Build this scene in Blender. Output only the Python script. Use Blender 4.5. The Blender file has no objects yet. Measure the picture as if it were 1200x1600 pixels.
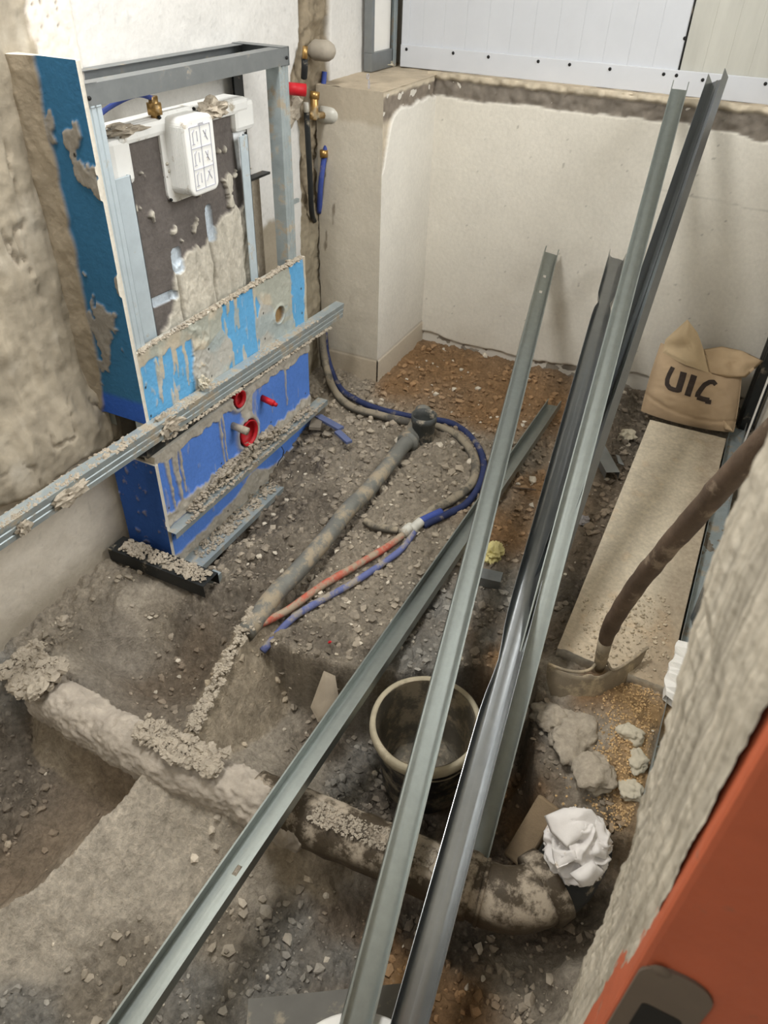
import bpy, bmesh, math, random
import numpy as np
from mathutils import Vector, Matrix, noise as mnoise
from math import sin, cos, pi, radians, sqrt

# ------------------------------------------------------------------ camera, world, light, exposure
SC = bpy.context.scene
COL = SC.collection
R = Matrix(((0.4402030577, 0.5447241250, -0.7137905124),
            (-0.8974396480, 0.2923240535, -0.3303766425),
            (0.0286940084, 0.7860167144, 0.6175389692)))
FPX = 1164.1
CAMH = 1.55
cd = bpy.data.cameras.new('camera'); cam = bpy.data.objects.new('camera', cd); COL.objects.link(cam)
cam.matrix_world = Matrix.Translation((0, 0, CAMH)) @ R.to_4x4()
cd.sensor_fit = 'VERTICAL'; cd.sensor_height = 36.0; cd.lens = 36.0 * FPX / 1600.0
cd.clip_start = 0.02
cd.dof.use_dof = True; cd.dof.focus_distance = 1.9; cd.dof.aperture_fstop = 7.0
SC.camera = cam
SC.view_settings.view_transform = 'Standard'; SC.view_settings.look = 'None'
SC.view_settings.gamma = 1.0; SC.view_settings.use_curve_mapping = False
SC.view_settings.exposure = 0.35

W = bpy.data.worlds.new('sky'); SC.world = W; W.use_nodes = True
bg = W.node_tree.nodes['Background']; bg.inputs[0].default_value = (0.86, 0.93, 1.0, 1); bg.inputs[1].default_value = 1.0

def area(name, loc, target, sx, sy, power, color):
    l = bpy.data.lights.new(name, 'AREA'); l.shape = 'RECTANGLE'; l.size = sx; l.size_y = sy
    l.energy = power; l.color = color
    o = bpy.data.objects.new(name, l); COL.objects.link(o); o.location = loc
    o.rotation_euler = (Vector(target) - Vector(loc)).to_track_quat('-Z', 'Y').to_euler()
    return o
WIN = (1.15, 2.85, 1.32, 2.32)      # the window in the right wall: x0, x1, z0, z1
area('window_daylight', (2.45, -1.0, 2.25), (1.3, 0.9, 0.1), 2.0, 1.4, 82, (1.0, 0.995, 0.98))
area('added_overhead_fill', (1.15, 1.0, 2.56), (1.15, 0.4, 0.0), 0.8, 0.4, 32, (1.0, 0.99, 0.97))  # unseen fill added overhead to brighten the floor and slab
area('added_hall_fill', (-0.55, 0.75, 2.5), (0.5, 0.8, 0.2), 0.9, 0.9, 12, (0.98, 0.985, 1.0))  # unseen fill added behind the camera, not a known lamp

# ------------------------------------------------------------------ helpers
def lin(c):
    return tuple(((v/255)/12.92 if v/255 <= 0.04045 else ((v/255+0.055)/1.055)**2.4) for v in c)
def ray(px, py): return R @ Vector(((px-600)/FPX, -(py-800)/FPX, -1))
def onz(px, py, z): d = ray(px, py); return Vector((0, 0, CAMH)) + d*((z-CAMH)/d.z)
def ony(px, py, y): d = ray(px, py); return Vector((0, 0, CAMH)) + d*(y/d.y)
def onx(px, py, x): d = ray(px, py); return Vector((0, 0, CAMH)) + d*(x/d.x)

def tag(o, label=None, cat=None, group=None, kind=None):
    if label: o['label'] = label
    if cat: o['category'] = cat
    if group: o['group'] = group
    if kind: o['kind'] = kind
    return o
def thing(name, label, cat, loc=(0, 0, 0), group=None):
    o = bpy.data.objects.new(name, None); COL.objects.link(o); o.location = loc; o.empty_display_size = 0.05
    return tag(o, label, cat, group)
def par(o, p):
    if p is not None:
        o.parent = p
        bpy.context.view_layer.update()
        o.matrix_parent_inverse = p.matrix_world.inverted()
    return o
def mk(name, verts, faces, mat, parent=None, smooth=False, cols=None):
    me = bpy.data.meshes.new(name)
    if isinstance(verts, np.ndarray): verts = verts.tolist()
    me.from_pydata([tuple(v) for v in verts], [], faces)
    if cols is not None:
        a = me.color_attributes.new('Col', 'FLOAT_COLOR', 'POINT')
        c = np.ones((len(verts), 4), dtype=np.float32); c[:, :3] = np.array(cols, dtype=np.float32)
        a.data.foreach_set('color', c.ravel())
    me.update()
    bm = bmesh.new(); bm.from_mesh(me); bmesh.ops.recalc_face_normals(bm, faces=bm.faces) if len(bm.faces) < 20000 else None
    bm.to_mesh(me); bm.free()
    if smooth: me.polygons.foreach_set('use_smooth', [True]*len(me.polygons))
    me.materials.append(mat)
    o = bpy.data.objects.new(name, me); COL.objects.link(o)
    return par(o, parent)

class MB:
    def __init__(s): s.v = []; s.f = []; s.c = []
    def add(s, v, f, col=None):
        n = len(s.v); s.v += [tuple(p) for p in v]; s.f += [tuple(i+n for i in q) for q in f]
        s.c += [col or (0.5, 0.5, 0.5)]*len(v); return s
    def box(s, a, b, M=None):
        x0, y0, z0 = a; x1, y1, z1 = b
        v = [Vector(p) for p in ((x0,y0,z0),(x1,y0,z0),(x1,y1,z0),(x0,y1,z0),(x0,y0,z1),(x1,y0,z1),(x1,y1,z1),(x0,y1,z1))]
        if M is not None: v = [M @ p for p in v]
        return s.add(v, [(0,3,2,1),(4,5,6,7),(0,1,5,4),(1,2,6,5),(2,3,7,6),(3,0,4,7)])
    def build(s, name, mat, parent=None, smooth=False, bevel=0, cols=False):
        o = mk(name, s.v, s.f, mat, parent, smooth, s.c if cols else None)
        if bevel:
            m = o.modifiers.new('bevel', 'BEVEL'); m.width = bevel; m.segments = 2; m.limit_method = 'ANGLE'
        return o

# value noise on numpy arrays
_rs = np.random.RandomState(5); _LAT = _rs.rand(256, 256)
def vn(x, y):
    xi = np.floor(x).astype(int); yi = np.floor(y).astype(int); fx = x-xi; fy = y-yi
    fx = fx*fx*(3-2*fx); fy = fy*fy*(3-2*fy)
    a = _LAT[xi % 256, yi % 256]; b = _LAT[(xi+1) % 256, yi % 256]
    c = _LAT[xi % 256, (yi+1) % 256]; d = _LAT[(xi+1) % 256, (yi+1) % 256]
    return (a*(1-fx)+b*fx)*(1-fy)+(c*(1-fx)+d*fx)*fy
def fbm(x, y, o=4, g=0.5):
    s = 0; a = 1; t = 0; ca, sa = cos(0.6), sin(0.6)
    for i in range(o):
        s = s + a*vn(x+i*17.3, y+i*9.1); t += a; a *= g
        x, y = 2.03*(ca*x-sa*y), 2.03*(sa*x+ca*y)
    return s/t*2-1
def ridge(x, y, o=4):
    s = 0; a = 1; t = 0
    for i in range(o):
        s = s + a*(1-np.abs(2*vn(x+i*7.7, y+i*31.3)-1)); t += a; a *= 0.55; x, y = 2.1*(0.8*x-0.6*y), 2.1*(0.6*x+0.8*y)
    return s/t
def sst(a, b, x): t = np.clip((x-a)/(b-a), 0, 1); return t*t*(3-2*t)

# ------------------------------------------------------------------ materials
def mat(name, col, rough=0.8, metal=0.0, bump=0.3, bscale=60, var=0.15, vscale=8, vcol=False, spec=0.3,
        dust=None, dustamt=0.0, updust=False, fine=0.0, stretch=None, coat=0, trans=0, bdist=.004):
    m = bpy.data.materials.new(name); m.use_nodes = True; nt = m.node_tree; N = nt.nodes; L = nt.links
    b = N['Principled BSDF']; b.inputs['Roughness'].default_value = rough; b.inputs['Metallic'].default_value = metal
    b.inputs['Specular IOR Level'].default_value = spec
    if trans: b.inputs['Transmission Weight'].default_value = trans
    tc = N.new('ShaderNodeTexCoord'); vec = tc.outputs['Object']
    if stretch:
        mp = N.new('ShaderNodeMapping'); mp.inputs['Scale'].default_value = stretch; L.new(vec, mp.inputs[0]); vec = mp.outputs[0]
    n1 = N.new('ShaderNodeTexNoise'); n1.inputs['Scale'].default_value = vscale; n1.inputs['Detail'].default_value = 6; L.new(vec, n1.inputs['Vector'])
    n1.inputs['Roughness'].default_value = 0.65
    mr = N.new('ShaderNodeMapRange'); mr.inputs[1].default_value = 0.25; mr.inputs[2].default_value = 0.75
    mr.inputs[3].default_value = 1-var; mr.inputs[4].default_value = 1+var*0.6; L.new(n1.outputs['Fac'], mr.inputs[0])
    hs = N.new('ShaderNodeMix'); hs.data_type = 'RGBA'; hs.blend_type = 'MULTIPLY'; hs.inputs[0].default_value = 1
    if vcol:
        at = N.new('ShaderNodeAttribute'); at.attribute_name = 'Col'; L.new(at.outputs['Color'], hs.inputs[6])
    else: hs.inputs[6].default_value = (*lin(col), 1)
    L.new(mr.outputs[0], hs.inputs[7]); out = hs.outputs[2]
    n2 = N.new('ShaderNodeTexNoise'); n2.inputs['Scale'].default_value = bscale; n2.inputs['Detail'].default_value = 8
    n2.inputs['Roughness'].default_value = 0.72 if bdist > .005 else 0.6; L.new(vec, n2.inputs['Vector'])
    if fine:
        m3 = N.new('ShaderNodeMapRange'); m3.inputs[1].default_value = 0.35; m3.inputs[2].default_value = 0.65
        m3.inputs[3].default_value = 1-fine; m3.inputs[4].default_value = 1+fine; L.new(n2.outputs['Fac'], m3.inputs[0])
        h2 = N.new('ShaderNodeMix'); h2.data_type = 'RGBA'; h2.blend_type = 'MULTIPLY'; h2.inputs[0].default_value = 1
        L.new(out, h2.inputs[6]); L.new(m3.outputs[0], h2.inputs[7]); out = h2.outputs[2]
    if dust:
        n3 = N.new('ShaderNodeTexNoise'); n3.inputs['Scale'].default_value = 14; n3.inputs['Detail'].default_value = 8; L.new(tc.outputs['Object'], n3.inputs['Vector'])
        n3.inputs['Roughness'].default_value = 0.7
        r3 = N.new('ShaderNodeMapRange'); r3.inputs[1].default_value = 0.62-dustamt*0.3; r3.inputs[2].default_value = 0.70-dustamt*0.25; L.new(n3.outputs['Fac'], r3.inputs[0])
        if updust:
            ge = N.new('ShaderNodeNewGeometry'); sx = N.new('ShaderNodeSeparateXYZ'); L.new(ge.outputs['Normal'], sx.inputs[0])
            ur = N.new('ShaderNodeMapRange'); ur.inputs[1].default_value = .05; ur.inputs[2].default_value = .6; L.new(sx.outputs['Z'], ur.inputs[0])
            um = N.new('ShaderNodeMath'); um.operation = 'MULTIPLY'; L.new(r3.outputs[0], um.inputs[0]); L.new(ur.outputs[0], um.inputs[1]); r3 = um
        mx = N.new('ShaderNodeMix'); mx.data_type = 'RGBA'; L.new(r3.outputs[0], mx.inputs[0]); L.new(out, mx.inputs[6]); mx.inputs[7].default_value = (*lin(dust), 1)
        out = mx.outputs[2]
        if metal:
            im = N.new('ShaderNodeMapRange'); im.inputs[3].default_value = metal; im.inputs[4].default_value = 0; L.new(r3.outputs[0], im.inputs[0]); L.new(im.outputs[0], b.inputs['Metallic'])
        ir = N.new('ShaderNodeMapRange'); ir.inputs[3].default_value = rough; ir.inputs[4].default_value = 0.9; L.new(r3.outputs[0], ir.inputs[0]); L.new(ir.outputs[0], b.inputs['Roughness'])
    L.new(out, b.inputs['Base Color'])
    if bump:
        bp = N.new('ShaderNodeBump'); bp.inputs['Strength'].default_value = bump; bp.inputs['Distance'].default_value = bdist
        L.new(n2.outputs['Fac'], bp.inputs['Height']); L.new(bp.outputs[0], b.inputs['Normal'])
    return m
MUD = (170, 160, 144)
M_ground = mat('ground', (0,0,0), 0.95, bump=1.0, bscale=85, var=0.25, vscale=22, vcol=True, fine=0.22, spec=0.15, bdist=.011)
M_wall = mat('wall_paint', (0,0,0), 0.9, bump=0.35, bscale=70, var=0.07, vscale=5, vcol=True, fine=0.04, spec=0.2)
M_crumb = mat('crumbs', (0,0,0), 0.95, bump=0.5, bscale=120, var=0.2, vscale=40, vcol=True, spec=0.15)
M_mud = mat('mortar', MUD, 0.95, bump=0.8, bscale=90, var=0.22, vscale=25, fine=0.12, spec=0.15)
M_plain = mat('plain_wall', (214, 209, 198), 0.9, bump=0.3, bscale=60, var=0.06, vscale=4, spec=0.2)
M_galv = mat('galvanised_steel', (146, 152, 148), 0.36, 0.82, bump=0.03, bscale=200, var=0.10, vscale=45, spec=0.5)
M_galvd = mat('dusty_galvanised_steel', (164, 174, 176), 0.45, 0.45, bump=0.1, bscale=90, var=0.15, vscale=30, dust=(160,150,132), dustamt=0.35)
M_bright = mat('bright_steel', (140, 143, 144), .28, .95, bump=.02, bscale=200, var=.08, vscale=30)
M_leg = mat('zinc_plate', (186, 198, 204), 0.5, 0.3, bump=0.05, bscale=120, var=0.1, vscale=25, dust=(176,168,152), dustamt=0.12)
M_dark = mat('dark_steel', (60, 62, 62), 0.45, 0.6, bump=0.08, bscale=90, var=0.2, vscale=30, dust=(140,130,114), dustamt=0.15)
M_rail = mat('grey_steel', (138, 142, 143), 0.42, 0.7, bump=0.05, bscale=90, var=0.12, vscale=25, dust=(150,142,126), dustamt=0.1)
M_board = mat('board', (0,0,0), 0.85, bump=0.5, bscale=80, var=0.07, vscale=12, vcol=True, fine=0.05, spec=0.2)
M_whiteplast = mat('white_plastic', (228, 228, 224), 0.4, bump=0.04, bscale=60, var=0.06, vscale=15, dust=(170,160,142), dustamt=0.12)
M_felt = mat('insulation_felt', (0,0,0), 0.95, bump=0.6, bscale=90, var=0.15, vscale=20, vcol=True, fine=0.1)
M_pipe = mat('grey_pipe', (112, 112, 106), 0.55, bump=0.35, bscale=60, var=0.25, vscale=16, dust=(152,140,120), dustamt=0.45)
M_sewer = mat('sewer_pipe', (78, 68, 54), 0.6, bump=0.6, bscale=70, var=0.2, vscale=14, dust=(170,158,140), dustamt=0.50, updust=True)
M_black = mat('black_plastic', (38, 40, 40), 0.5, bump=0.15, bscale=60, var=0.2, vscale=20, dust=(150,140,122), dustamt=0.12)
M_hose = mat('dusty_insulated_hose', (92, 88, 80), 0.8, bump=0.4, bscale=90, var=0.25, vscale=24, dust=(146,136,118), dustamt=0.7, updust=True)
M_bhose = mat('dark_blue_hose', (44, 54, 92), 0.7, bump=0.3, bscale=90, var=0.25, vscale=24, dust=(130,122,112), dustamt=0.2)
M_bluep = mat('blue_hose', (62, 80, 150), 0.6, bump=0.2, bscale=90, var=0.2, vscale=24, dust=(140,132,126), dustamt=0.22)
M_redp = mat('red_hose', (178, 92, 74), 0.7, bump=0.2, bscale=90, var=0.2, vscale=24, dust=(158,142,122), dustamt=0.5)
M_red = mat('red_plastic', (186, 30, 40), 0.5, bump=0.05, var=0.12, vscale=30)
M_brass = mat('brass', (176, 142, 88), 0.35, 0.8, bump=0.1, var=0.2, vscale=40, dust=(160,148,124), dustamt=0.3)
M_clear = mat('cloudy_plastic', (196, 194, 184), 0.35, bump=0.1, var=0.1, vscale=30, spec=0.5, dust=(160,152,136), dustamt=0.2)
M_wood = mat('worn_wood', (98, 82, 68), 0.75, bump=0.6, bscale=60, var=0.5, vscale=22, stretch=(.35, 1.0, 0.6), dust=(140,124,106), dustamt=0.2)
M_iron = mat('dusty_iron', (150, 138, 118), 0.8, 0.1, bump=0.4, bscale=70, var=0.25, vscale=20, dust=(186,170,142), dustamt=0.3)
M_bag = mat('bag_paper', (0,0,0), 0.8, bump=0.35, bscale=30, var=0.12, vscale=9, vcol=True, spec=0.25)
M_print = mat('black_print', (62, 52, 46), 0.75, bump=0.1, var=0.3, vscale=30)
M_rag = mat('white_cloth', (222, 218, 214), 0.9, bump=0.3, bscale=60, var=0.08, vscale=18, dust=(170,140,100), dustamt=0.02)
M_stone = mat('pale_stone', (196, 188, 168), 0.9, bump=0.6, bscale=50, var=0.15, vscale=20)
M_slab = mat('dusty_slab', (0,0,0), 0.92, bump=0.6, bscale=80, var=0.15, vscale=14, vcol=True, fine=0.12, spec=0.15)
M_panel = mat('white_metal_panel', (206, 209, 214), 0.45, 0.0, bump=0.05, bscale=20, var=0.05, vscale=6)
M_panel2 = mat('stained_translucent_panel', (192, 191, 182), 0.6, 0.0, bump=0.05, bscale=20, var=0.14, vscale=5, stretch=(1, 3, 0.5))
M_hole = mat('screw_black', (24, 24, 24), 0.6, bump=0)
M_net = mat('yellow_film', (214, 204, 146), 0.5, bump=0.3, var=0.15, vscale=30)
M_doorred = mat('red_brown_paint', (190, 98, 66), 0.5, bump=0.25, bscale=40, var=0.14, vscale=9, dust=(150,110,90), dustamt=0.02)
M_strike = mat('dull_strike_plate', (120, 108, 96), 0.5, 0.4, bump=0.1, var=0.15)
M_seal = mat('grey_groove', (96, 82, 72), 0.8, bump=0.2, var=0.2)
M_bucket = mat('mortar_stained_bucket', (112, 106, 94), 0.6, bump=0.5, bscale=50, var=0.3, vscale=14, dust=(158,146,124), dustamt=0.5)
M_bucketout = mat('splashed_black_bucket_wall', (34, 34, 34), 0.4, bump=0.4, bscale=50, var=0.3, vscale=14, dust=(140,132,116), dustamt=0.45)
M_white = mat('white_trim', (236, 234, 228), 0.6, bump=0.1, var=0.06)

# ------------------------------------------------------------------ shape builders
def catmull(pts, n=8):
    P = [Vector(p) for p in pts]; P = [P[0]*2-P[1]] + P + [P[-1]*2-P[-2]]; out = []
    for i in range(1, len(P)-2):
        a, b, c, d = P[i-1:i+3]
        for k in range(n):
            t = k/n; out.append(0.5*((2*b)+(c-a)*t+(2*a-5*b+4*c-d)*t*t+(3*b-a-3*c+d)*t**3))
    out.append(P[-2]); return out
def tube_data(path, rad, n=14, cap=True, jit=0, seed=0):
    P = [Vector(p) for p in path]; m = len(P); rr = rad if isinstance(rad, (list, tuple)) else [rad]*m
    v = []; f = []; t = (P[1]-P[0]).normalized(); u = t.orthogonal().normalized()
    for i, p in enumerate(P):
        t2 = (P[min(i+1, m-1)]-P[max(i-1, 0)]).normalized()
        u = (u-t2*u.dot(t2)).normalized(); w = t2.cross(u)
        for k in range(n):
            a = 2*pi*k/n; d = u*cos(a)+w*sin(a); r = rr[i]
            if jit: r *= 1+jit*mnoise.noise((p+d*r)*30+Vector((seed, 0, 0)))
            v.append(p+d*r)
    for i in range(m-1):
        for k in range(n):
            k2 = (k+1) % n; f.append((i*n+k, i*n+k2, (i+1)*n+k2, (i+1)*n+k))
    if cap: f.append(tuple(range(n))[::-1]); f.append(tuple((m-1)*n+k for k in range(n)))
    return v, f
def tube(name, path, rad, m, parent=None, n=14, jit=0, cap=True):
    v, f = tube_data(path, rad, n, cap, jit); return mk(name, v, f, m, parent, True)
def lathe(name, origin, axis, prof, m, parent=None, n=40, wob=0):
    ax = Vector(axis).normalized(); u = ax.orthogonal().normalized(); w = ax.cross(u); O = Vector(origin)
    v = []; f = []
    for r, h in prof:
        for k in range(n):
            a = 2*pi*k/n; rr = r*(1+wob*mnoise.noise(Vector((cos(a)*2, sin(a)*2, h*9))))
            v.append(O+ax*h+(u*cos(a)+w*sin(a))*rr)
    for i in range(len(prof)-1):
        for k in range(n):
            k2 = (k+1) % n; f.append((i*n+k, i*n+k2, (i+1)*n+k2, (i+1)*n+k))
    return mk(name, v, f, m, parent, True)
_ico = {}
def ico(sub):
    if sub not in _ico:
        bm = bmesh.new(); bmesh.ops.create_icosphere(bm, subdivisions=sub, radius=1)
        _ico[sub] = ([v.co.copy() for v in bm.verts], [tuple(v.index for v in f.verts) for f in bm.faces]); bm.free()
    return _ico[sub]
def lump_data(c, size, seed=0, sub=2, rough=0.35, fr=1.6):
    vs, fs = ico(sub); c = Vector(c); s = Vector(size) if hasattr(size, '__len__') else Vector((size,)*3)
    off = Vector((seed*3.7, seed*1.3, seed*5.1)); out = []
    for p in vs:
        d = 1+rough*mnoise.fractal(p*fr+off, 0.6, 2.0, 3)*1.3
        out.append(c+Vector((p.x*s.x, p.y*s.y, p.z*s.z))*d)
    return out, fs
def lump(name, c, size, m, parent=None, seed=0, sub=3, rough=0.35, smooth=False, fr=1.6):
    v, f = lump_data(c, size, seed, sub, rough, fr); return mk(name, v, f, m, parent, smooth)
def crust(name, path, width, height, m, parent=None, n=200, smin=0.004, smax=0.011, seed=1, sidev=None, sub=2):
    rnd = random.Random(seed); P = [Vector(p) for p in path]; mb = MB()
    seg = [(P[i], P[i+1]) for i in range(len(P)-1)]; L = [(b-a).length for a, b in seg]; T = sum(L)
    for i in range(n):
        s = rnd.random()*T; k = 0
        while s > L[k] and k < len(L)-1: s -= L[k]; k += 1
        a, b = seg[k]; p = a.lerp(b, s/L[k]); side = sidev if sidev is not None else Vector((0, 0, 1)).cross(b-a).normalized()
        g = mnoise.noise(p*14+Vector((seed, 0, 0)))*0.5+0.6
        r = (smin+(smax-smin)*rnd.random()**2)*max(0.35, g+0.2)
        p = p+side*(rnd.random()-0.5)*width+Vector((0, 0, rnd.random()*height*g))
        v, f = lump_data(p, (r*rnd.uniform(.8, 1.6), r*rnd.uniform(.8, 1.6), r*rnd.uniform(.5, 1.0)), rnd.random()*50, sub, 0.5)
        mb.add(v, f)
    return mb.build(name, m, parent)
def puff(name, poly, th, m, parent=None, rings=8, back=0.3, wr=0.0, seed=0, col=None):
    P = [Vector(p) for p in poly]
    Q = []                                           # subdivide outline
    for i in range(len(P)):
        a, b = P[i], P[(i+1) % len(P)]
        for k in range(4): Q.append(a.lerp(b, k/4))
    c = sum(Q, Vector())/len(Q); nrm = Vector()
    for i in range(len(P)): nrm += (P[i]-c).cross(P[(i+1) % len(P)]-c)
    nrm.normalize()
    if nrm.dot(Vector((0, 0, CAMH))-c) < 0: nrm = -nrm
    v = []; f = []; n = len(Q)
    for side in (1, -back):
        base = len(v)
        for r in range(rings):
            s = 1-r/rings; h = sqrt(max(0, 1-s**3))*th*side
            for q in Q:
                p = c+(q-c)*s+nrm*h
                if wr and r: p += nrm*wr*mnoise.noise(p*22+Vector((seed, 3, 1)))*side
                v.append(p)
        v.append(c+nrm*th*side); top = len(v)-1
        for r in range(rings-1):
            for k in range(n):
                k2 = (k+1) % n; q = (base+r*n+k, base+r*n+k2, base+(r+1)*n+k2, base+(r+1)*n+k); f.append(q if side > 0 else q[::-1])
        for k in range(n):
            q = (base+(rings-1)*n+k, base+(rings-1)*n+(k+1) % n, top); f.append(q if side > 0 else q[::-1])
    n2 = rings*n+1
    for i in range(n): pass
    o = mk(name, v, f, m, parent, True, [col]*len(v) if col else None)
    bm = bmesh.new(); bm.from_mesh(o.data); bmesh.ops.remove_doubles(bm, verts=bm.verts, dist=1e-5); bm.to_mesh(o.data); bm.free()
    return o

def channel(name, A, B, roll, w=0.06, h=0.027, m=M_galv, parent=None, lip=0.004, groove=True, bow=0.0, bowdir=(0, 0, -1),
            round_=False, holes=(), dents=(), open_=None, N=60, th=0.0009):
    """cold formed steel channel from A to B; roll turns its mouth about its axis, away from open_"""
    A = Vector(A); B = Vector(B); ax = (B-A).normalized()
    o = Vector(open_) if open_ is not None else (Vector((0, 0, CAMH))-(A+B)*0.5)
    o = (o-ax*o.dot(ax)).normalized(); o = Matrix.Rotation(radians(roll), 3, ax) @ o; s = ax.cross(o)
    h1, h2 = (h, h) if not hasattr(h, '__len__') else h
    if round_:
        sec = [(-w/2-0.004, h1)]; 
        for k in range(9): a = pi+k*pi/2/8; sec.append((-w/2+0.018+0.018*cos(a), 0.018+0.018*sin(a)))
        sec += [(-w*0.02, 0.0), (w*0.02, 0.0), (w*0.2, 0.0015), (w*0.3, 0), (w/2, 0), (w/2+0.002, h2)]
    else:
        sec = []
        if lip: sec.append((-w/2+lip, h1))
        sec += [(-w/2, h1), (-w/2, 0)]
        if groove: sec += [(-w*0.24, 0), (-w*0.2, 0.002), (-w*0.14, 0.002), (-w*0.10, 0), (w*0.10, 0), (w*0.14, 0.002), (w*0.2, 0.002), (w*0.24, 0)]
        else: sec += [(-w*0.1, 0), (w*0.1, 0)]
        sec += [(w/2, 0), (w/2, h2)]
        if lip: sec.append((w/2-lip, h2))
    n = len(sec); nor = []
    for i in range(n):
        a = sec[max(i-1, 0)]; b = sec[min(i+1, n-1)]; dx, dy = b[0]-a[0], b[1]-a[1]; l = math.hypot(dx, dy) or 1; nor.append((-dy/l, dx/l))
    v = []; f = []; bd = Vector(bowdir)
    for j in range(N+1):
        t = j/N; p = A.lerp(B, t)+bd*bow*4*t*(1-t)
        for off in (0, th):
            for i, (a, b) in enumerate(sec):
                a2 = a+nor[i][0]*off; b2 = b+nor[i][1]*off
                for (dt, wd, side, amt) in dents:
                    g = math.exp(-((t-dt)/wd)**2)
                    if side*a > w*0.3 or side == 0 and abs(a) > w*0.3: a2 -= math.copysign(amt, a)*g*min(1, b/0.012)
                v.append(p+s*a2+o*b2)
    mid = [i for i in range(n-1) if sec[i][0] <= 0 <= sec[i+1][0] and abs(sec[i][1]) < 0.003][:1]
    for j in range(N):
        t = (j+0.5)/N; hole = any(a <= t <= b for a, b in holes)
        for i in range(n-1):
            if hole and i in mid: continue
            a = j*2*n+i; c = (j+1)*2*n+i
            f.append((a, a+1, c+1, c)); f.append((a+n, c+n, c+n+1, a+n+1))
        a = j*2*n; c = (j+1)*2*n
        f.append((a, c, c+n, a+n)); f.append((a+n-1, a+2*n-1, c+2*n-1, c+n-1))
    for base in (0, N*2*n):
        for i in range(n-1): f.append((base+i, base+i+1, base+n+i+1, base+n+i))
    ob = mk(name, v, f, m, parent, False)
    if round_:
        ob.data.polygons.foreach_set('use_smooth', [True]*len(ob.data.polygons))
        e = ob.modifiers.new('edge', 'EDGE_SPLIT'); e.split_angle = radians(28)
    return ob

def relief(name, O, U, V, N_, lu, lv, du, fn, m, parent=None, thick=0.0, smooth=True):
    """surface O+U*u+V*v pushed along N_ by fn(u,v)->(height, rgb); with thick it gets a back and rim"""
    nu = max(2, int(lu/du)); nv = max(2, int(lv/du)); u, v = np.meshgrid(np.linspace(0, lu, nu), np.linspace(0, lv, nv), indexing='ij')
    hgt, rgb = fn(u, v); O = np.array(O, float); U = np.array(U, float); V = np.array(V, float); Nn = np.array(N_, float)
    P = O+u[..., None]*U+v[..., None]*V+hgt[..., None]*Nn
    idx = np.arange(nu*nv).reshape(nu, nv)
    F = np.stack([idx[:-1, :-1], idx[1:, :-1], idx[1:, 1:], idx[:-1, 1:]], -1).reshape(-1, 4)
    if np.dot(np.cross(U, V), Nn) < 0: F = F[:, ::-1]
    F = [tuple(q) for q in F.tolist()]; VV = P.reshape(-1, 3); CC = rgb.reshape(-1, 3)
    if thick:
        rim = list(idx[:, 0])+list(idx[-1, 1:])+list(idx[::-1, -1][1:])+list(idx[0, ::-1][1:-1]); k = len(rim); b0 = len(VV)
        front = VV[rim]; uv = np.stack([u.ravel()[rim], v.ravel()[rim]], -1)
        back = O+uv[:, :1]*U+uv[:, 1:]*V-Nn*thick
        VV = np.concatenate([VV, front, back]); edge = np.array([lin((214, 208, 194))]*(2*k)); CC = np.concatenate([CC, edge])
        for i in range(k): j = (i+1) % k; F.append((b0+i, b0+j, b0+k+j, b0+k+i))
        F.append(tuple(b0+k+i for i in range(k)))
    return mk(name, VV, F, m, parent, smooth, CC)
def mixc(a, b, t): return a*(1-t[..., None])+b*t[..., None]
def C(c, like): return np.ones(like.shape+(3,))*np.array(lin(c))

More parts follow.
